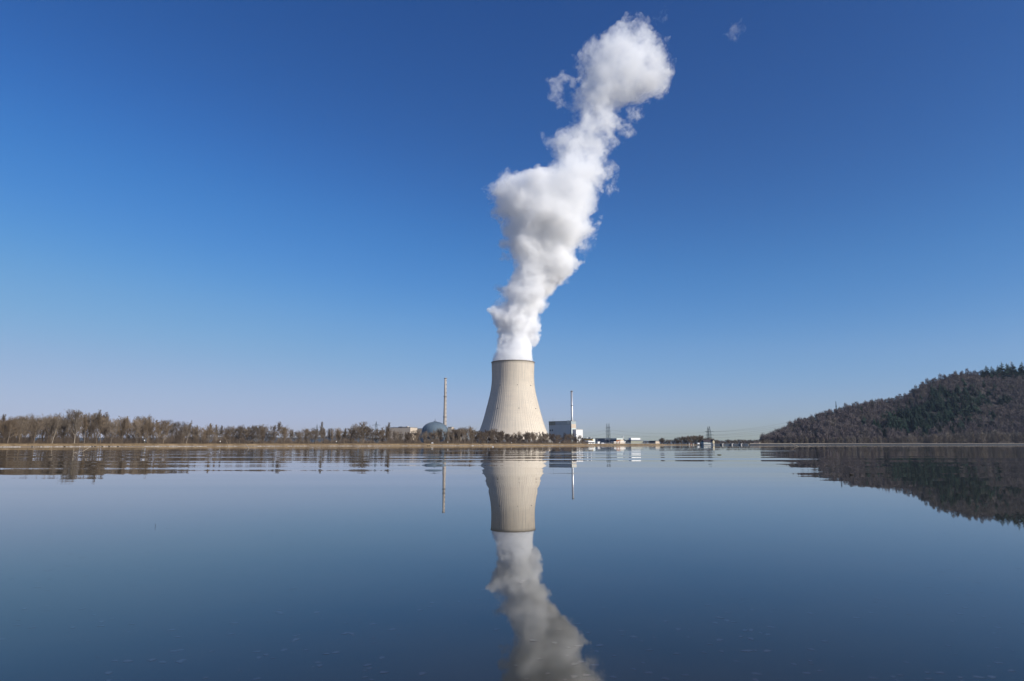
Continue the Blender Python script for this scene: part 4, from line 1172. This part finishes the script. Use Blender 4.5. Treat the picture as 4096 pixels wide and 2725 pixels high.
for i in range(4):
    A, B = make_spruce(300+i, 20, (3.6, 3.0, 4.2, 2.7)[i], (16, 18, 14, 20)[i]); spr.append(proto('spruce', A, B, M['bark'], M['needles'], ''))

# ------------------------------------------------------------ wooded hill on the right
RIDGE = [(3040, 1777), (3064, 1776), (3082, 1763), (3115, 1743), (3150, 1721), (3200, 1698), (3250, 1686), (3300, 1664), (3350, 1652), (3400, 1636), (3450, 1628), (3500, 1620), (3550, 1611), (3600, 1603), (3640, 1588), (3700, 1550), (3750, 1528), (3800, 1516), (3850, 1500), (3900, 1497), (3950, 1500), (4000, 1506), (4050, 1506), (4100, 1507), (4400, 1500), (5200, 1520), (6500, 1600), (7500, 1765)]
def hill_geo(u):
    foot = interp([(3040, 1180), (3300, 1120), (4096, 1130), (5200, 1120), (7500, 1100)], u)
    top = foot + interp([(3040, 60), (3200, 160), (3600, 260), (4000, 330), (5200, 340), (7500, 200)], u)
    return foot, top
def hill_pt(u, t):
    foot, top = hill_geo(u)
    D = lerp(foot, top, t)
    zr = Z(interp(RIDGE, u), top)
    z = lerp(1.0, zr, t**1.05 if t <= 1 else 1) if t <= 1 else zr - (t-1)*zr*1.1
    bump = (math.sin(u*0.021 + t*4)*2.2 + math.sin(u*0.047 - t*9)*1.4)*math.sin(math.pi*min(1, t))
    return Vector((K(u)*D, D, max(z + bump, 0.9)))
mb = MB(); cols = []
for i in range(0, 226):
    u = 3040 + i*20
    cols.append([hill_pt(u, t) for t in (0, .1, .2, .3, .4, .5, .6, .7, .8, .9, 1.0, 1.25, 1.6, 1.95)])
for a, b_ in zip(cols, cols[1:]):
    for j in range(13): mb.quad(a[j], b_[j], b_[j+1], a[j+1])
M['hill_floor'] = mat('forest_floor', (0.045, 0.036, 0.032), (0.025, 0.021, 0.02), 0.05)
tag(mb.build('hill', M['hill_floor']), kind='structure')

def crown_mesh(seed, H, Rr, n_, w_=0.16):
    """round leafless crown built of fine upward fanning twigs"""
    r_ = random.Random(seed); B = MB(); A = MB()
    A.tube((0, 0, 0), (0, 0, H*0.6), 0.28, 0.14, 5, False)
    for i in range(6):
        a = i*1.05; A.tube((0, 0, H*r_.uniform(.35, .55)), (math.cos(a)*Rr*.55, math.sin(a)*Rr*.55, H*r_.uniform(.7, .88)), 0.13, 0.05, 3, False)
    for i in range(n_):
        a = r_.uniform(0, 6.283); el = math.asin(r_.uniform(-0.75, 1)); q = r_.uniform(0.35, 1.0)**0.5
        lob = 1 + 0.16*math.sin(a*3+seed) + 0.1*math.sin(el*7+seed)
        ex_, ey_, ez_ = Rr*q*lob*math.cos(el)*math.cos(a), Rr*q*lob*math.cos(el)*math.sin(a), H*0.58 + H*(0.42 if el > 0 else 0.5)*q*lob*math.sin(el)
        b0 = (ex_*0.62, ey_*0.62, ez_ - (H*0.16)*r_.uniform(.6, 1.2))
        ta = r_.uniform(0, 6.283); tx, ty = math.cos(ta)*w_, math.sin(ta)*w_
        B.tri((b0[0]-tx, b0[1]-ty, b0[2]), (b0[0]+tx, b0[1]+ty, b0[2]), (ex_, ey_, ez_))
    return A, B
crn = []
for i in range(6):
    A, B = crown_mesh(500+i, 15, (4.6, 5.4, 4.0, 5.0, 4.4, 5.8)[i], 420, 0.17); crn.append((A, B))
foot_pr = [proto('slope_tree', A, B, M['bark'], M['foot_twig'], '') for A, B in crn[:4]]
hill_pr = [proto('slope_tree', A, B, M['bark'], M['hill_twig'], '') for A, B in crn]

def is_green(u, t):
    """the patch of spruce and pine on the slope"""
    c_ = math.exp(-(((u-3760)/170)**2 + ((t-0.42)/0.24)**2)) + 0.8*math.exp(-(((u-3640)/110)**2 + ((t-0.3)/0.2)**2)) + 0.5*math.exp(-(((u-3900)/120)**2 + ((t-0.6)/0.15)**2))
    return c_
rh = random.Random(99)
# individual spruces in the patch
ns = 0
tries = 0
while ns < 270 and tries < 8000:
    tries += 1
    u = rh.uniform(3380, 4090); t = rh.uniform(0.12, 0.85)
    if rh.random() > is_green(u, t)*1.1: continue
    p = hill_pt(u, t); ns += 1
    place_tree(rh.choice(spr), p.x, p.y, p.z-0.5, rh.uniform(14, 23), rh.uniform(0, 6.28), 'dark green spruce, %s %s of the evergreen patch on the hillside' % (('upper', 'middle', 'lower')[0 if t > .55 else 1 if t > .33 else 2], zone(u, [(3600, 'left part'), (3720, 'centre left part'), (3840, 'centre right part'), (5000, 'right part')])), 'hillside spruces, %s %s' % (('upper', 'middle', 'lower')[0 if t > .55 else 1 if t > .33 else 2], zone(u, [(3600, 'left'), (3720, 'centre left'), (3840, 'centre right'), (5000, 'right')])), 'spruce_tree', wx=1.75)
# spruces standing on the ridge
for u, v, h, lab in [(3944, 1460, 14, 'small spruce standing free on the ridge, leftmost of the ridge spruces'), (3966, 1463, 12, 'narrow little spruce beside the leftmost ridge spruce'), (4004, 1446, 19, 'broad tall spruce, highest of the ridge group'), (3990, 1460, 14, 'dark spruce at the left foot of the broad ridge spruce'),
                     (4025, 1452, 16, 'slim spruce left of the thin ridge mast'), (4033, 1455, 15, 'small spruce touching the thin ridge mast'), (4047, 1446, 18, 'spruce with drooping boughs right of the thin ridge mast'), (4058, 1462, 13, 'low spruce at the right foot of the ridge group'), (4086, 1446, 18, 'tall spruce at the right edge of the photo'), (4078, 1462, 12, 'small spruce leaning on the rightmost tall one'),
                     (3930, 1478, 7, 'tiny pointed spruce on the ridge, before the free standing ones'), (3490, 1598, 8, 'little spruce on the lower ridge, left of a second one'), (3565, 1590, 9, 'little spruce on the middle of the ridge'), (3188, 1674, 6, 'tiny spruce on the low left end of the ridge')]:
    foot, top = hill_geo(u); D = top - 4
    zt = Z(v, D); zg = hill_pt(u, 0.97).z - 1.5
    place_tree(spr[rh.randrange(4)], P(u, v, D).x, D, zg, zt - zg, rh.uniform(0, 6.28), lab, None, 'spruce_tree', wx=2.0)
# individual bare trees along the foot
u = 3072
nf = 0
while u < 4300 and nf < 62:
    D = hill_geo(u)[0] - rh.uniform(2, 30)
    vt = interp([(3070, 1755), (3200, 1748), (3400, 1742), (3600, 1735), (3800, 1722), (4096, 1716), (4300, 1716)], u) + rh.uniform(-4, 9)
    place_tree(rh.choice(foot_pr), K(u)*D, D, 1.0, Z(vt, D)-1.0, rh.uniform(0, 6.28), 'grey brown bare tree at the foot of the hill, ' + zone(u, [(3250, 'near its left toe'), (3480, 'below the radio mast'), (3750, 'below the evergreen patch'), (3960, 'right of the evergreen patch'), (4096, 'at the right edge'), (9999, 'beyond the right edge')]), 'hill foot trees, ' + zone(u, [(3250, 'left toe'), (3480, 'below the mast'), (3750, 'below the evergreens'), (3960, 'right of the evergreens'), (4096, 'right edge'), (9999, 'beyond the edge')]), 'bare_tree')
    nf += 1; u += rh.uniform(14, 26)
# the rest of the hillside wood as one mass
allv = []; allf = []
def stamp(AB, x, y, z, s, rz, sz):
    ca, sa = math.cos(rz), math.sin(rz)
    k = len(allv)
    for mbx in AB:
        kk = len(allv)
        for vx, vy, vz in mbx.v: allv.append((x + s*(vx*ca - vy*sa), y + s*(vx*sa + vy*ca), z + sz*vz))
        for f in mbx.f: allf.append(tuple(i+kk for i in f))
light = []
for i in range(4):
    light.append(crown_mesh(700+i, 15.5, (4.6, 5.4, 4.0, 5.0)[i], 230, 0.24))
cnt = 0
for j in range(22):
    t = 0.03 + j/21*0.97
    u = 3050 + rh.uniform(0, 25)
    while u < 5000:
        foot, top = hill_geo(u)
        g = is_green(u, t)
        if rh.random() > g*1.25 and (u < 4300 or j % 2 == 0):
            p = hill_pt(u + rh.uniform(-6, 6), min(1.0, t + rh.uniform(-.02, .02)))
            sc_ = rh.uniform(0.8, 1.45)*(0.7 if t > 0.9 else 1)
            stamp(light[rh.randrange(4)], p.x, p.y, p.z-1, sc_, rh.uniform(0, 6.28), sc_*rh.uniform(.85, 1.1)); cnt += 1
        u += rh.uniform(15, 31)*(1.0 if u < 4200 else 1.6)
u = 3045
while u < 5000:   # dense crowns along the skyline
    p = hill_pt(u, rh.uniform(0.93, 1.0)); sc_ = rh.uniform(0.75, 1.05)
    if not 3985 < u < 4065: stamp(light[rh.randrange(4)], p.x, p.y, p.z-2, sc_*1.1, rh.uniform(0, 6.28), sc_*rh.uniform(.8, 1.0)); cnt += 1
    u += rh.uniform(6, 15)
me = bpy.data.meshes.new('hillside_wood'); me.from_pydata(allv, [], allf)
hw = M['hill_wood'] = bpy.data.materials.new('hill_wood')
m_, b_n, p_n = mat_new('hillside_twigs', 0.95, 0.1)
g_ = b_n.n('ShaderNodeNewGeometry')
f1 = b_n.noise(g_.outputs['Position'], 0.045, 3, 0.6)
f2 = g_.outputs['Random Per Island']
cA = b_n.ramp(f1, [(0.35, (0.10, 0.084, 0.088)), (0.5, (0.165, 0.134, 0.130)), (0.65, (0.145, 0.128, 0.105))])
b_n.put(p_n.inputs['Base Color'], b_n.mix(b_n.maprange(f2, 0, 1, 0, 0.4), cA, (0.10, 0.08, 0.08)))
me.materials.append(m_)
o = bpy.data.objects.new('hillside_wood', me); C.objects.link(o)
tag(o, 'leafless brown wood covering the slope of the right hill', 'forest', kind='stuff')
print('HILL', cnt, len(allf), 'spruce', ns, 'foot', nf)

# grove left of the power house and far tree line behind the weir
gi = 0
for u, v in [(2644,1752),(2655,1755),(2668,1757),(2680,1758),(2692,1757),(2704,1757),(2716,1748),(2726,1746),(2738,1743),(2750,1745),(2762,1741),(2772,1742),(2784,1740),(2796,1739),(2806,1742),(2814,1752),(2649,1750),(2732,1749),(2755,1748),(2779,1745),(2801,1745),(2710,1752)]:
    D = 775 + rh.uniform(0, 20)
    place_tree(bush[gi % 4], K(u)*D, D, 0.8, (Z(v, D)-0.8)*1.0, rh.uniform(0, 6.28), 'rounded leafless tree, %s of the waterside grove by the power house' % zone(u, [(2695, 'low left part'), (2745, 'middle'), (2900, 'tall right part')]), 'waterside grove, ' + zone(u, [(2695, 'low left part'), (2745, 'middle'), (2900, 'tall right part')]), 'bushy_tree', wx=1.35); gi += 1
for u in range(2820, 3085, 8):
    v = interp([(2820, 1750), (2850, 1754), (2880, 1762), (2915, 1759), (2950, 1758), (2990, 1760), (3030, 1757), (3075, 1756)], u) + rh.uniform(-4, 5)
    D = 950 + rh.uniform(0, 60)
    place_tree(foot_pr[gi % 4] if gi % 3 else bush[gi % 4], K(u)*D, D, 0.5, Z(v, D)-0.5, rh.uniform(0, 6.28), 'small hazy bare tree in the far line, ' + zone(u, [(2857, 'behind the power house'), (2927, 'behind the left weir gates'), (2996, 'behind the right weir gates'), (3100, 'by the church spire')]), 'far line trees ' + zone(u, [(2857, 'behind the power house'), (2927, 'behind the left weir gates'), (2996, 'behind the right weir gates'), (3100, 'by the church spire')]), 'bare_tree', wx=1.7); gi += 1
for u in range(2572, 2644, 12):
    D = 1000 + rh.uniform(0, 40); v = 1763 + rh.uniform(-2, 3)
    place_tree(foot_pr[gi % 4], K(u)*D, D, 1.0, Z(v, D)-1.0, rh.uniform(0, 6.28), 'small bare tree behind the far waterside sheds', 'bare trees behind the sheds', 'bare_tree'); gi += 1

# ------------------------------------------------------------ small things on the banks and the water
def ball_marker(u, vtop, label, off=5.5):
    D = shore(u) + off; x = K(u)*D; z = Z(vtop, D)
    e = empty('kilometre_marker', (x, D, 1.6), label, 'marker', 'white round bank markers')
    part('post', M['post'], e, lambda m: m.tube((x, D, 1.5), (x, D, z-0.2), 0.06, 0.05, 6))
    part('disc', M['sign_white'], e, lambda m: m.lathe((x, D), [(0.02, z-0.32), (0.22, z-0.24), (0.30, z), (0.22, z+0.24), (0.02, z+0.32)], 12), True)
for u, v, lab in [(577, 1762, 'white round marker on a green post before the dense left wood'), (880, 1766, 'narrow white marker before the left end of the open tree row'), (1345, 1766.5, 'white round marker before the open tree row, left of the faint pylon'), (1791, 1769, 'white round marker just right of the dome on the bank'), (2046, 1771, 'white round marker under the middle of the cooling tower'), (2239, 1771.5, 'white round marker below the blue grey block')]:
    ball_marker(u, v, lab)
xx = K(1729)*(shore(1729)+5); yy = shore(1729)+5
e = empty('bank_bench', (xx, yy, 1.6), 'small white bench on the bank in front of the dome', 'bench')
part('seat', M['sign_white'], e, lambda m: m.abox(xx-0.7, xx+0.7, yy-0.2, yy+0.2, 2.0, 2.12))
part('backrest', M['sign_white'], e, lambda m: m.abox(xx-0.7, xx+0.7, yy+0.22, yy+0.28, 2.15, 2.5))
for s in (-1, 1): part('leg', M['sign_white'], e, lambda m: m.abox(xx+s*0.6-0.06, xx+s*0.6+0.06, yy-0.18, yy+0.18, 1.6, 2.0))
def bird(u, v, D, label, mt, s=1.0, group='ducks along the left bank'):
    x = K(u)*D
    mb = MB()
    body = [(0.02, -0.32), (0.10, -0.22), (0.15, 0.0), (0.11, 0.2), (0.03, 0.36)]
    n_ = 10; k = 0
    for r, t in body:
        for i in range(n_):
            a = 2*math.pi*i/n_; mb.v.append((x + t*s, D + r*s*math.cos(a), 0.07*s + r*s*0.8*math.sin(a) + (0.05*s if t > .3 else 0)))
    for j in range(len(body)-1):
        for i in range(n_):
            q = (i+1) % n_; mb.f.append((j*n_+i, j*n_+q, (j+1)*n_+q, (j+1)*n_+i))
    e = empty('duck', (x, D, 0), label, 'duck', group)
    mb.build('body', mt, e, True)
    part('head', mt, e, lambda m: (m.tube((x-0.2*s, D, 0.12*s), (x-0.28*s, D, 0.33*s), 0.055*s, 0.05*s, 7), m.lathe((x-0.3*s, D), [(0.01, 0.28*s), (0.07*s, 0.32*s), (0.07*s, 0.38*s), (0.01, 0.43*s)], 8), m.tube((x-0.35*s, D, 0.35*s), (x-0.45*s, D, 0.33*s), 0.03*s, 0.012*s, 5)), True)
for i, u in enumerate((131, 259, 370, 381, 411, 438, 474)):
    bird(u, 0, shore(u) - 2.0 - (i % 3)*0.7, ['lone dark duck near the left edge of the photo', 'dark duck alone below the big spreading tree', 'leftmost duck of a close dark pair', 'rightmost duck of a close dark pair', 'middle dark duck of the loose line on the left', 'dark duck next to last in the loose line on the left', 'dark duck last to the right in the loose line on the left'][i], M['feather'], 1.5)
bird(1712, 0, shore(1712)-2, 'dark duck below the dome, left of a close pair', M['feather'], 1.6)
bird(1719, 0, shore(1719)-2.4, 'dark duck below the dome, right of a close pair', M['feather'], 1.8)
bird(1891, 0, shore(1891)-2, 'white waterbird on the water left of the tower foot', M['feather_white'], 1.6, None)
bird(1972, 0, 330, 'white waterbird further out on the water before the tower', M['feather_white'], 1.2, None)
bird(3396, 0, 34, 'small dark bird floating on the calm water far right', M['feather'], 0.3, None)

def stick(pts, r, label, loc, name='driftwood', mt_=None):
    mb = MB()
    for (a, b_) in zip(pts, pts[1:]): mb.tube(a, b_, r, r*0.7, 5)
    single(name, mb, mt_ or M['wood'], loc, label, 'driftwood' if mt_ is None else 'reed')
def W(u, v):
    """point on the water surface seen at a photo pixel"""
    a, b_, c_ = u-CX, F, CY-v
    y = b_*math.cos(PITCH) - c_*math.sin(PITCH); z = b_*math.sin(PITCH) + c_*math.cos(PITCH)
    t = -HC/z; return Vector((a*t, y*t, 0))
q = W(3195, 1786.5); D_ = q.y
stick([q - Vector((0, 0, .1)), Vector((P(3176, 1778, D_).x, D_+0.5, P(3176, 1778, D_).z)), P(3159, 1770, D_+1)], 0.13, 'long pale branch sticking up slantwise from the water before the hill', q)
q = W(3243, 1786); stick([q, P(3232, 1780.5, q.y)], 0.1, 'short pale stick poking from the water right of the long branch', q)
q = W(305, 1811); stick([q - Vector((0.3, 0, 0)), q + Vector((1.2, 0, 0.25)), q + Vector((2.0, 0.3, 0.9))], 0.05, 'thin forked tan twig floating before the left wood', q)
q = W(880+0, 1999); q = W(620, 2108); stick([Vector((q.x, q.y, -0.05)), P(622, 2096, q.y)], 0.004, 'tiny dark reed stalk sticking out of the calm water at left', q, 'reed_stalk', M['feather'])
q = W(996, 1795); stick([q, Vector((P(983, 1777, q.y+3).x, q.y+3, 1.4))], 0.12, 'pale branch lying down the bank before the open tree row', q)
def mound(u, v, w_, h_, label, mt):
    q = W(u, v); mb = MB(); r_ = random.Random(int(u)); n_ = 14
    for j, (f, z) in enumerate(((1.0, -0.05), (0.75, 0.5), (0.4, 0.85), (0.08, 1.0))):
        for i in range(n_):
            a = 2*math.pi*i/n_; k = f*(1+r_.uniform(-.15, .15)); mb.v.append((q.x+math.cos(a)*w_*k, q.y+math.sin(a)*w_*0.35*k, z*h_*(1+r_.uniform(-.3, .3))))
    for j in range(3):
        for i in range(n_):
            b2 = (i+1) % n_; mb.f.append((j*n_+i, j*n_+b2, (j+1)*n_+b2, (j+1)*n_+i))
    single('mud_bank', mb, mt, q, label, 'mud bank')
mound(3458, 1786, 2.6, 0.2, 'low dark green mud bank just above the water before the hill', M['mud'])
mound(2877, 1820, 0.35, 0.07, 'small dark floating clump of weed on the mirror before the weir', M['mud'])

# shrubs at the end of the spit
for u, v in ((2362, 1774), (2372, 1773)):
    D = shore(min(u, 2371)) + 4
    place_tree(bush[int(u) % 4], K(u)*D, D, 1.2, Z(v, D)-1.0, 1.0, 'small brown shrub at the tip of the spit, %s' % ('left one' if u < 2370 else 'right one'), None, 'shrub', 'shrub', wx=2.0)
place_tree(bush[1], K(2631)*742, 742, 0.6, Z(1775, 742)-0.4, 1.0, 'rounded dark shrub at the water edge before the beige shed', None, 'shrub', 'shrub', wx=3.2)

# drifting leaves on and just under the surface near the camera
rl = random.Random(31); mb = MB()
for i in range(900):
    v = 1900 + 825*rl.random()**0.8; u = rl.uniform(-600, 4700)
    if math.sin(u*0.004+v*0.011)+math.sin(u*0.0071-v*0.006+1) < rl.uniform(-1.8, 1.2): continue
    q = W(u, v)
    s_ = rl.uniform(0.010, 0.026)*(1+q.y*0.035)
    a = rl.uniform(0, 3.14); n_ = 6; k = len(mb.v); zl_ = 0.0004 + i*0.0000009
    for j in range(n_):
        t = 2*math.pi*j/n_; rr_ = s_*(1 if j % 2 else 0.7)
        X_, Y_ = rr_*1.5*math.cos(t), rr_*math.sin(t)
        mb.v.append((q.x + X_*math.cos(a)-Y_*math.sin(a), q.y + X_*math.sin(a)+Y_*math.cos(a), zl_))
    mb.f.append(tuple(range(k, k+n_)))
tag(mb.build('drifting_leaves', M['leaf']), 'scattered small drifting leaves on the calm water', 'leaves', kind='stuff')

# ------------------------------------------------------------ air
mb = MB(); mb.abox(-6500, 7500, -60, 8000, -2.0, 1120)
hz = mb.build('haze', M['water'])
hm_ = bpy.data.materials.new('haze'); hm_.use_nodes = True; hn = hm_.node_tree; hn.nodes.clear()
pv = hn.nodes.new('ShaderNodeVolumePrincipled'); pv.inputs['Color'].default_value = (0.62, 0.78, 1.0, 1)
pv.inputs['Density'].default_value = 0.00003; pv.inputs['Anisotropy'].default_value = 0.2
ho = hn.nodes.new('ShaderNodeOutputMaterial'); hn.links.new(pv.outputs[0], ho.inputs['Volume'])
hz.data.materials.clear(); hz.data.materials.append(hm_)
tag(hz, kind='stuff')
